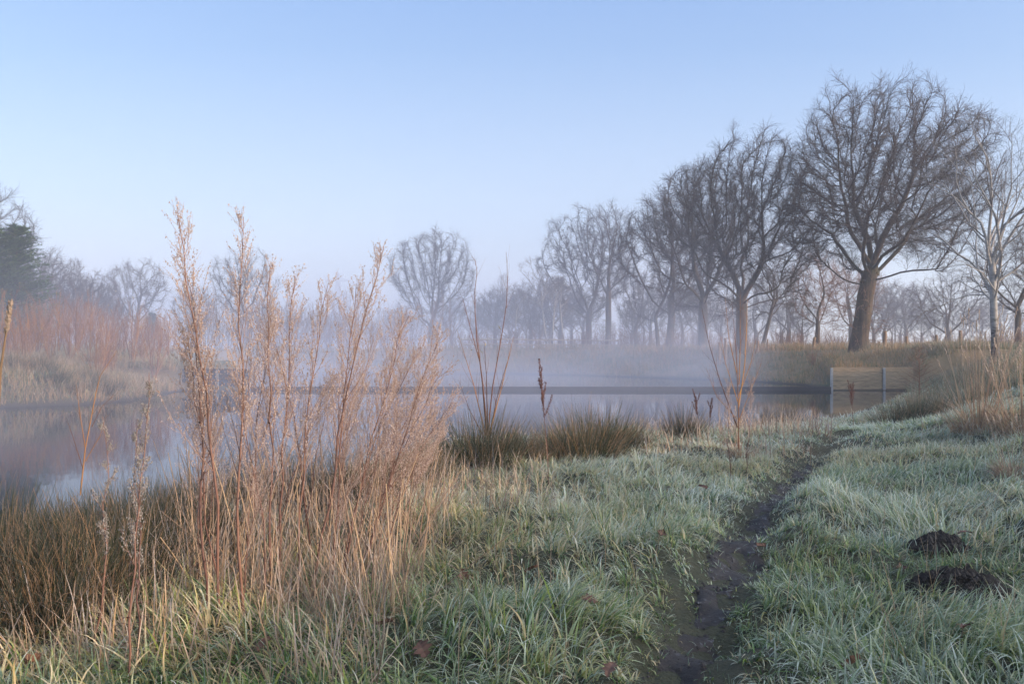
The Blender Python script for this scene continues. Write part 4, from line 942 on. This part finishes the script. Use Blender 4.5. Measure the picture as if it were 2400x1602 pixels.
# ------------------------------------------------------------------ mugwort stand and dock
def mugwort(seed, H, bushy=1.0, bend=(.0, .0), dens=1.0, head=None):
    """stem, branches, seed_heads; base at origin, leans by bend (rad, azimuth)"""
    rng = np.random.default_rng(seed); root = empty('mugwort', (0, 0, 0)); K = 12
    P = curve_pts(np.zeros((1, 3)), np.array([bend[1]]), np.array([H]), np.array([bend[0]*.5]), np.array([bend[0]*.9]), K); P = P+np.cumsum(rng.normal(0, .010, P.shape), 1)*np.array([1, 1, 0]); P[0, 0, 2] = -.04
    Rr = .0074*np.linspace(1, .22, K)[None]*(H/1.8)
    s = np.linspace(0, 1, K); mb = MB(); mb.tubes(P, Rr, 6, np.stack([.15+.5*rng.random()+0*s, s, .5+0*s], -1)[None]); mb.build('stem', M['weed_stem'], root)
    nb = int(28*dens)
    P1, R1 = spawn(P, Rr, nb, .34, .96, .38, .56*bushy, 7, rng, None, up=.07, wob=.06, rr=.40, lt=.84, minr=.0010)
    bm = MB(); n = len(P1); s7 = np.linspace(0, 1, 7); c1 = rng.random(n)
    bm.tubes(P1, R1, 4, np.stack([.2+.6*c1[:, None].repeat(7, 1), s7[None].repeat(n, 0), np.full((n, 7), 1.)], -1))
    P2, R2 = spawn(P1, R1, 7, .18, 1.0, .50, .12*bushy, 4, rng, None, up=.10, wob=.10, rr=.6, lt=.5, minr=.0008); m = len(P2)
    bm.tubes(P2, R2, 3, np.stack([rng.uniform(.4, 1, m)[:, None].repeat(4, 1), np.full((m, 4), .9), np.full((m, 4), 1.2)], -1)); bm.build('branches', M['weed_stem'], root)
    hm = MB()
    for Pq, cnt, lo in ((P2, 9, .2), (P1, 15, .45)):
        N = len(Pq); Kq = Pq.shape[1]; t = rng.uniform(lo, 1, (N, cnt)); f = t*(Kq-1); i0 = np.minimum(f.astype(int), Kq-2); fr = (f-i0)[..., None]; ii = np.arange(N)[:, None]
        c = (Pq[ii, i0]*(1-fr)+Pq[ii, i0+1]*fr).reshape(-1, 3); c = c+rng.normal(0, .0035, c.shape); k = rng.random(len(c)) < .8; c = c[k]; nn = len(c)
        hm.gems(c, rng.uniform(.0013, .0032, nn), np.stack([rng.random(nn), rng.random(nn), rng.uniform(.2, 1.6, nn)], -1))
    hm.build('seed_heads', head or M['weed_head'], root)
    # withered curled leaves hanging on the lower stem
    P3, _ = spawn(P, Rr, 16, .12, .6, 1.0, .05, 3, rng, None, up=-.3, wob=.3); m = len(P3)
    wl_ = MB(); add_blades(wl_, P3[:, 0], rng.uniform(0, 6.28, m), rng.uniform(.02, .06, m), rng.uniform(.6, 1.4, m), rng.uniform(.5, 2, m), rng.uniform(.005, .012, m), rng.uniform(0, .4, m), rng.uniform(0, .8, m), 4, rng); wl_.build('withered_leaves', M['dock'], root)
    return root
def stand(base_px, top_px, seed, bushy, dens=1., head=None):
    """a plant whose foot and top project to the photograph's pixels"""
    b = G(*base_px); D = b.y; top = Vector(((top_px[0]-1200)/F*D, D, CZ-(top_px[1]-HZ)/F*D)); v_ = top-b; H = v_.length*.97
    ang = math.atan2(v_.x, v_.z); o = mugwort(seed, H, bushy, (abs(ang), 0 if ang > 0 else math.pi), dens, head); o.location = b; return o
MG = 'dried mugwort plants of the pink weed stand'
o = stand((520, 1452), (428, 468), 501, 1.0, 1.0); tag(o, 'tallest dried mugwort with pinkish plume, leftmost of the two high plumes', 'weed', MG)
o = stand((572, 1448), (566, 480), 502, .95, .9); tag(o, 'second tallest dried mugwort, straight dark red stem right of the tallest plume', 'weed', MG)
o = stand((735, 1400), (915, 552), 503, 1.0, 1.0); tag(o, 'dried mugwort whose plume leans right towards the lone central tree', 'weed', MG)
o = stand((640, 1420), (640, 600), 504, 1.0, 1.0); tag(o, 'dried mugwort just right of the second tallest plume', 'weed', MG)
o = stand((655, 1395), (700, 628), 505, 1.0, 1.0); tag(o, 'dried mugwort topped by a drooping tip, left of the pylon', 'weed', MG)
o = stand((700, 1390), (765, 640), 506, .9, .9); tag(o, 'thin dark topped mugwort directly before the pylon', 'weed', MG)
o = stand((770, 1400), (835, 640), 507, .9, .9); tag(o, 'mugwort between the pylon and the right leaning plume', 'weed', MG)
o = stand((480, 1440), (385, 600), 508, .9, .8); tag(o, 'mugwort left of the tallest plume, thin and dark stemmed', 'weed', MG)
o = stand((850, 1380), (1052, 770), 509, 1.1, 1.1); tag(o, 'pale mugwort leaning farthest right over the water', 'weed', MG)
o = stand((800, 1390), (985, 720), 510, 1.1, 1.1); tag(o, 'pale fluffy mugwort in front of the lone central tree trunk', 'weed', MG)
for bp_, tp_, sd_, lb in [((840, 1370), (1062, 850), 511, 'pale mugwort leaning right, its tip just left of the tall central sapling'), ((880, 1340), (1090, 930), 512, 'lowest of the mugworts leaning right towards the central rushes'), ((800, 1350), (1010, 800), 513, 'mugwort leaning right below the lone central tree, second from the right'), ((900, 1300), (1030, 960), 514, 'short bushy mugwort at the right foot of the weed stand'), ((520, 1400), (470, 760), 515, 'mugwort between the thin leftmost one and the tallest plume')]:
    o = stand(bp_, tp_, sd_, 1.05, .9); tag(o, lb, 'weed', MG)
pv = [mugwort(520+i, 1.45, 1.15, (.22, 0), 1.0) for i in range(4)]+[mugwort(526+i, 1.15, 1.25, (.42, 0), .9) for i in range(3)]
usedp = set(); rng = np.random.default_rng(77)
fills = []
for px, py, s in [(600, 1380, 1.0), (660, 1350, 1.05), (780, 1320, 1.05), (830, 1330, 0.95), (920, 1320, 0.85), (960, 1300, 0.8), (760, 1280, 1.1), (840, 1270, 1.0), (960, 1250, 0.9), (620, 1300, 1.05), (500, 1350, 0.9), (990, 1230, 0.9), (660, 1430, 0.85), (590, 1440, 0.75), (880, 1365, 0.8), (820, 1410, 0.8), (940, 1210, 1.0), (860, 1215, 1.05), (1000, 1290, 0.7), (460, 1390, 0.75), (1020, 1250, 0.85), (920, 1270, 1.0)]:
    k = int(rng.integers(0, 7)); o = pv[k] if k not in usedp else copy_tree(pv[k]); usedp.add(k)
    px = 440+(px-440)*.86; rt = rng.normal(.0, .5) if px > 760 else rng.normal(.1, 1.3)
    put(o, G(px+rng.uniform(-12, 12), py), rt, s*rng.uniform(.6, 1.0)); o['label'] = 'shorter fluffy pinkish mugwort in the tangle between the taller plumes'; o['category'] = 'weed'; o['group'] = 'shorter mugworts of the weed tangle'
for k in range(7):
    if k not in usedp:
        for ch in list(pv[k].children): bpy.data.objects.remove(ch)
        bpy.data.objects.remove(pv[k])
# frosted pale weeds close to the lens at the left (soft focus)
o = stand((300, 1590), (300, 850), 540, .34, .5, M['grey_head']); tag(o, 'frost grey weed stem nearest the lens, left of the pink stand', 'weed', 'frosted weeds left of the pink stand')
o = stand((245, 1540), (262, 960), 541, .32, .4, M['grey_head']); tag(o, 'lower frost grey weed left of the nearest frosted stem', 'weed', 'frosted weeds left of the pink stand')
o = stand((335, 1560), (345, 960), 542, .32, .4, M['grey_head']); tag(o, 'frost grey weed right of the nearest frosted stem', 'weed', 'frosted weeds left of the pink stand')
def dock(seed, H, n=9, L=.2):
    rng = np.random.default_rng(seed); root = empty('dock_plant', (0, 0, 0)); K = 9
    P = curve_pts(np.zeros((1, 3)), np.array([3.3]), np.array([H]), np.array([.05]), np.array([.06]), K)+np.cumsum(rng.normal(0, .004, (1, K, 3)), 1); P[0, 0, 2] = -.04; Rr = .0042*np.linspace(1, .4, K)[None]
    mb = MB(); mb.tubes(P, Rr, 5, np.full((1, K, 3), .5)); P1, R1 = spawn(P, Rr, n, .55, .97, .36, L, 5, rng, None, up=.12, wob=.04, rr=.6, minr=.0012); mb.tubes(P1, R1, 4, np.full((n, 5, 3), .5)); mb.build('stem', M['dock'], root)
    hm = MB(); N = len(P1); c = []
    for k in range(N):
        t = np.repeat(np.linspace(.15, 1, 12), 7); f = t*4; i0 = np.minimum(f.astype(int), 3); fr = (f-i0)[:, None]; c.append(P1[k, i0]*(1-fr)+P1[k, i0+1]*fr)
    t = np.repeat(np.linspace(.6, 1, 18), 7); f = t*(K-1); i0 = np.minimum(f.astype(int), K-2); fr = (f-i0)[:, None]; c.append(P[0, i0]*(1-fr)+P[0, i0+1]*fr)
    c = np.concatenate(c); c = c+rng.normal(0, .0055, c.shape); hm.gems(c, rng.uniform(.0025, .0045, len(c)), np.stack([rng.random(len(c)), rng.random(len(c)), rng.uniform(0, 1, len(c))], -1)); hm.build('seed_heads', M['dock'], root); return root
o = dock(601, 1.02, 7, .30); put(o, G(1285, 1135)); tag(o, 'single dark red dock stalk with seed spikes before the boom', 'weed', 'dock stalks')
o = dock(602, .75, 9, .28); put(o, at(2000, 13.2)); tag(o, 'small dark dock plant in front of the plank wall reflection', 'weed', 'dock stalks')
o = dock(603, .62, 7, .25); put(o, at(1640, 11.5)); tag(o, 'dark thin dock stalks just left of the red twigged sapling', 'weed', 'dock stalks')
o = dock(604, .55, 5, .2); put(o, at(1662, 11.0), 2); tag(o, 'short dark dock nearest the red twigged sapling', 'weed', 'dock stalks')
for i, (bp, tp, lb) in enumerate([((1708, 1130), (1708, 880), 'frosted dry weed at the foot of the red twigged sapling, upright'), ((1745, 1110), (1758, 880), 'frosted dry weed leaning right from the foot of the red twigged sapling')]):
    o = stand(bp, tp, 610+i, .6, .5); tag(o, lb, 'weed', 'frosted weeds under the red twigged sapling')

# ------------------------------------------------------------------ wall, boom, fences, lamp, pylon
def plank_wall(px0, px1, d, ztop, mat, posts, label, xr=None):
    x0 = (px0-1200)/F*d; x1 = (px1-1200)/F*d if xr is None else xr
    root = empty('plank_wall', (x0, d, 0)); rng = np.random.default_rng(int(px0)); z = -.6; h = .19; pitch = h+.016; zt = ztop
    nrow = 8
    for k in range(nrow):
        zc = zt-h/2-k*pitch
        mb = MB(); mb.box(((x1-x0)/2, rng.normal(0, .003), zc), (x1-x0, .05, h), 0); mb.build('plank', mat, root)
    mb = MB(); mb.box(((x1-x0)/2, 0, zt+.018), (x1-x0, .09, .03)); mb.build('cap_rail', mat, root)
    for pp in posts:
        xp = (pp-1200)/F*d-x0; mb = MB(); mb.box((xp, -.055, ztop/2-.35), (.12, .05, ztop+.72)); mb.box((xp, -.083, ztop/2-.35), (.05, .006, ztop+.70)); mb.build('post', M['steel'], root)
    return root
w_ = plank_wall(1947, 2140, 37.60, 1.055, M['plank'], [1948, 2071], ''); tag(w_, 'pale weathered plank retaining wall at the right end of the boom', 'wall')
w_ = plank_wall(428, 590, 37.60, .98, M['dark_plank'], [589, 510], ''); tag(w_, 'dim dark plank wall at the left end of the boom behind the weeds', 'wall')
x0 = (590-1200)/F*37.6; x1 = (1946-1200)/F*37.6
root = empty('boom', (x0, 37.55, 0)); n = 6; L = (x1-x0)/n
for i in range(n):
    mb = MB(); mb.box((L*(i+.5), 0, .05), (L-.02, .16, .25)); mb.build('beam', M['dark_plank'], root)
tag(root, 'long dark timber boom lying low across the pond between two plank walls', 'boom')
# wooden rail fence in the mist
root = empty('rail_fence', at(1082, 72)); A = np.array([(1082-1200)/F*72, 72.]); B = np.array([(1455-1200)/F*78, 78.])
n = 14; b = np.array(root.location)
pts = [A+(B-A)*i/(n-1) for i in range(n)]
for i, p_ in enumerate(pts):
    z = hz_(*p_); mb = MB(); mb.box((p_[0]-b[0], p_[1]-b[1], z-b[2]+.5), (.12, .12, 1.15)); mb.build('post', M['rail'], root)
for hh in (.95, .5):
    mb = MB(); P = np.array([[p_[0]-b[0], p_[1]-b[1]-.09, hz_(*p_)-b[2]+hh] for p_ in pts]); mb.tubes(P[None], np.full((1, n), .055), 4); mb.build('rail', M['rail'], root)
tag(root, 'pale wooden rail fence in the mist along the far meadow', 'fence')
def post(px, top_py, d, wpx, label, tilt=0, grey=False):
    p = at(px, d); H = CZ-(top_py-HZ)/F*d-p.z; r = wpx/F*d/2; root_ = None
    rng = np.random.default_rng(int(px)); K = 6; t = np.linspace(0, 1, K)
    P = np.stack([t*tilt*H, t*0, -.3+t*(H+.3)], -1)+rng.normal(0, .006, (K, 3)); mb = MB(); mb.tubes(P[None], np.array([[1.08, 1.04, 1, 1, .98, .93]])*r, 8, smooth=True)
    c = P[-1]; a = np.arange(8)*np.pi/4; V = np.concatenate([c+np.stack([np.cos(a), np.sin(a), a*0], -1)*r*.92+np.array([0, 0, .0]), [c+np.array([0, 0, .03])]])
    mb.add(V, np.array([[i, (i+1) % 8, 8, 8] for i in range(8)])[:, :4][:, [0, 1, 2, 2]] if False else np.array([[0, 1, 2, 8], [2, 3, 4, 8], [4, 5, 6, 8], [6, 7, 0, 8]]))
    o_ = mb.build('fence_post', M['post'], None, p); tag(o_, label, 'post', 'wooden posts on the far bank'); return o_
post(2073, 776, 50, 8, 'tallest wooden post, right beside the largest oak', .03)
post(2126, 788, 51, 6, 'short dark post right of the street lamp', -.04)
post(2195, 785, 50, 6, 'dark post between the larch sapling and the orange post')
post(2252, 774, 49, 8, 'orange sunlit wooden post left of the tall straw clump', -.03)
post(1904, 790, 56, 7, 'crooked leaning post left of the largest oak', .18)
post(1700, 792, 54, 6, 'post just left of the low forking oak trunk')
post(1686, 802, 54, 6, 'stump like post, lowest, left of the low forking oak')
post(1799, 795, 56, 4, 'thin post right of the low forking oak')
post(1776, 798, 56, 6, 'thick short post at the foot of the leaning thin tree')
post(1456, 806, 74, 6, 'dark short post at the right end of the rail fence')
post(2001+60, 800, 60, 4, 'thin low post nearest the oak trunk foot')
# street lamp
p = at(2098, 95); Hh = CZ-(752-HZ)/F*95-p.z; root = empty('street_lamp', p)
mb = MB(); mb.tubes(np.array([[[0, 0, -.2], [0, 0, Hh*.5], [0, 0, Hh*.93], [.12, 0, Hh*.985], [.25, 0, Hh]]]), np.array([[.11, .09, .07, .06, .05]]), 8); mb.build('pole', M['dark_metal'], root)
mb = MB(); mb.tubes(np.array([[[.20, 0, Hh+.0], [.35, 0, Hh+.05], [.62, 0, Hh+.08], [.75, 0, Hh+.08]]]), np.array([[.05, .13, .13, .04]]), 8); mb.build('lamp_head', M['dark_metal'], root)
tag(root, 'dark street lamp with a bent head right of the largest oak', 'street lamp')
# pylon
d = 320.; p = at(792, d); Hp = CZ-(640-HZ)/F*d-p.z; root = empty('electricity_pylon', p); segs = []
def hw(z): return 3.0*(1-z/Hp)**1.1+.35
lev = np.linspace(0, Hp, 11)
for i in range(10):
    a, c = lev[i], lev[i+1]; wa, wc = hw(a), hw(c)
    for sx, sy in ((1, 1), (1, -1), (-1, 1), (-1, -1)): segs.append(((sx*wa, sy*wa, a), (sx*wc, sy*wc, c)))
    for sy in (1, -1): segs += [((wa, sy*wa, a), (-wc, sy*wc, c)), ((-wa, sy*wa, a), (wc, sy*wc, c)), ((sy*wa, wa, a), (sy*wc, -wc, c)), ((-wc, sy*wc, c), (wc, sy*wc, c))]
mb = MB(); S = np.array(segs, float); mb.tubes(S, np.full(S.shape[:2], .14), 4); mb.build('lattice', M['steel'], root)
for zf, wd in ((.90, 5), (.68, 7), (.44, 7.5)):
    z = Hp*zf; segs = []
    for s_ in (1, -1): segs += [((s_*.5, 0, z+1.2), (s_*wd, 0, z)), ((s_*.5, 0, z), (s_*wd, 0, z)), ((s_*wd, 0, z), (s_*wd, 0, z-3.0))]
    mb = MB(); S = np.array(segs, float); mb.tubes(S, np.full(S.shape[:2], .16), 4); mb.build('cross_arm', M['steel'], root)
tag(root, 'faint lattice electricity pylon in the haze above the weeds', 'pylon')

# ------------------------------------------------------------------ molehills, leaves
def molehill(c, r, h, seed):
    rng = np.random.default_rng(seed); n = 46; m_ = 16; root = empty('molehill', c); mb = MB(); V = []; Qs = []
    for i in range(m_):
        q = i/(m_-1); a = np.linspace(0, 2*np.pi, n, endpoint=False)
        lump = 1+.22*np.sin(a*2+seed)+.12*np.sin(a*5+seed*2)
        rad = r*q*lump; x, y = np.cos(a)*rad*1.15, np.sin(a)*rad*.85
        zz = h*(1-q**1.9)*(1+.35*np.sin(a+seed)*q)+(fbm(x*22+seed, y*22, 5)-.5)*.13*(1-q**4)+(fbm(x*70, y*70, 6)-.5)*.05
        V.append(np.stack([x, y, zz-.03*(q > .98)-.015*q], -1))
    V = np.concatenate(V); idx = np.arange(n*m_).reshape(m_, n); nx_ = np.roll(idx, -1, 1)
    mb.add(V, np.stack([idx[:-1], idx[1:], nx_[1:], nx_[:-1]], -1).reshape(-1, 4), None, False)
    k = 900; a = rng.uniform(0, 6.28, k); q = rng.random(k)**.5*1.25; x, y = np.cos(a)*r*q*1.15, np.sin(a)*r*q*.85
    mb.gems(np.stack([x, y, h*np.clip(1-q**1.9, 0, 1)+.01], -1), rng.gamma(2.2, .0042, k)+.003, st=.8); mb.build('earth', M['soil'], root); return root
(c1, r1, h1), (c2_, r2, h2) = MOLES
o = molehill(c1, r1, h1, 1); tag(o, 'smaller black earth molehill, the upper one at right of the path', 'molehill', 'molehills')
o = molehill(c2_, r2, h2, 2); tag(o, 'larger black earth molehill, the lower one at right of the path', 'molehill', 'molehills')
def oak_leaf(seed):
    rng = np.random.default_rng(seed); n = 15; t = np.linspace(0, 1, n); L = .085
    wv = (.30*np.sin(np.pi*t**.85)**.8)*(1+.38*np.sin(t*22))*L; wv = np.maximum(wv, .0015)
    x = t*L; z = .012*np.sin(t*3.0+seed)+.01*rng.random(); rows = [np.stack([x, -wv, z+.012*np.ones(n)*rng.uniform(.3, 1.4)], -1), np.stack([x, x*0, z+x*0], -1), np.stack([x, wv, z+.014*rng.uniform(.2, 1.5)+x*0], -1)]
    V = np.stack(rows, 1); idx = np.arange(n*3).reshape(n, 3); Qq = np.stack([idx[:-1, :-1], idx[:-1, 1:], idx[1:, 1:], idx[1:, :-1]], -1).reshape(-1, 4)
    Vb = V.copy(); Vb[..., 2] -= .0008
    mb = MB(); mb.add(V, Qq); mb.add(Vb, Qq[:, ::-1]); mb.tubes(np.array([[[-.022, 0, .0], [0, 0, z[0]]]]), np.array([[.0012, .001]]), 4); return mb.mesh('oak_leaf')
lm = [oak_leaf(i) for i in range(4)]
for i, (px, py, lb) in enumerate([(1002, 1580, 'large brown oak leaf lying in the grass at the bottom edge'), (640, 1535, 'brown oak leaf at the lower left under the pink weeds'), (920, 1490, 'brown oak leaf lying above the bottom edge leaf'), (1080, 1360, 'brown leaf in the green tuft right of the weed stand'),
        (1360, 1435, 'small red brown leaf in the grass left of the muddy path'), (2258, 1512, 'red brown oak leaf at the lower right'), (2020, 1585, 'dark leaf at the bottom edge right of the path'), (2118, 1358, 'orange leaf beside the left foot of the larger molehill'), (2245, 1318, 'orange leaf sticking up on top of the larger molehill'),
        (1655, 1165, 'small orange leaf in frosted grass left of the path bend'), (1775, 1305, 'curled leaf on the mud of the path'), (95, 1575, 'brown leaf in frosty grass in the lower left corner'), (1440, 1588, 'brown leaf at the bottom edge just left of the path'), (1235, 1370, 'brown leaf half hidden in the grass at the middle'), (1545, 1280, 'dull leaf in pale grass left of the bare mud patch')]):
    p = G(px, py); o = link('oak_leaf', lm[i % 4], M['leaf'], None, p+Vector((0, 0, .05 if i not in (8,) else .16))); o.rotation_euler = (rng.uniform(-.4, .6), rng.uniform(-.5, .5), rng.uniform(0, 6.28)); o.scale = (1.25,)*3 if i == 0 else (1, 1, 1); tag(o, lb, 'leaf', 'fallen leaves')

# ------------------------------------------------------------------ haze and mist
def vol_mat(name, col, dens, aniso=.0, grad=None):
    m = bpy.data.materials.new(name); m.use_nodes = True; t = m.node_tree; t.nodes.remove(t.nodes['Principled BSDF'])
    v = t.nodes.new('ShaderNodeVolumePrincipled'); v.inputs['Color'].default_value = (*col, 1); v.inputs['Density'].default_value = dens; v.inputs['Anisotropy'].default_value = aniso
    t.links.new(v.outputs[0], t.nodes['Material Output'].inputs['Volume']); return m, t, v
def vol_box(name, lo, hi, mat, label):
    mb = MB(); lo = np.array(lo, float); hi = np.array(hi, float); mb.box((lo+hi)/2, hi-lo); o = mb.build(name, mat); return tag(o, label, name, kind='stuff')
mh, _, _ = vol_mat('haze', (.74, .82, 1.0), .0017)
vol_box('haze', (-420, -40, -2), (420, 400, 35), mh, 'thin even blue haze over the whole pond and meadow')
mm, t, v_ = vol_mat('mist', (.66, .75, 1.0), .0)
g = geo_pos(t); sx = t.nodes.new('ShaderNodeSeparateXYZ'); t.links.new(g, sx.inputs[0])
mp = t.nodes.new('ShaderNodeMapping'); t.links.new(g, mp.inputs[0]); mp.inputs['Scale'].default_value = (1, .6, 2.2)
nf = noise_n(t, .11, 3, mp.outputs[0], .6)
nf = math_n(t, 'MULTIPLY', math_n(t, 'SUBTRACT', nf, .31, True), 4.0)
xf_ = math_n(t, 'MULTIPLY', math_n(t, 'SUBTRACT', math_n(t, 'MULTIPLY', sx.outputs[1], .35), sx.outputs[0]), .22, True)
fy_ = math_n(t, 'MAXIMUM', math_n(t, 'MINIMUM', math_n(t, 'MULTIPLY', math_n(t, 'SUBTRACT', sx.outputs[1], 33.0), .09), 1.6), .66)
lf_ = math_n(t, 'MINIMUM', math_n(t, 'MAXIMUM', math_n(t, 'MULTIPLY', math_n(t, 'SUBTRACT', -3.0, sx.outputs[0]), .18), 0.0), .12)
xf_ = math_n(t, 'MULTIPLY', math_n(t, 'MULTIPLY', xf_, fy_), math_n(t, 'ADD', lf_, 1.0))
nf = math_n(t, 'MULTIPLY', nf, xf_)
ex = math_n(t, 'POWER', 2.718, math_n(t, 'MULTIPLY', math_n(t, 'MAXIMUM', sx.outputs[2], 0), -.42))
t.links.new(math_n(t, 'MULTIPLY', math_n(t, 'MULTIPLY', nf, ex), .026), v_.inputs['Density'])
mf, _, _ = vol_mat('far_mist', (.72, .80, 1.0), .0046)
vol_box('mist', (-300, 66, -1.5), (62, 390, 27), mf, 'blue morning mist bank standing among the far trees')
vol_box('mist', (-60, 10.6, .01), (34, 65.9, 9), mm, 'low white mist drifting over the pond surface')
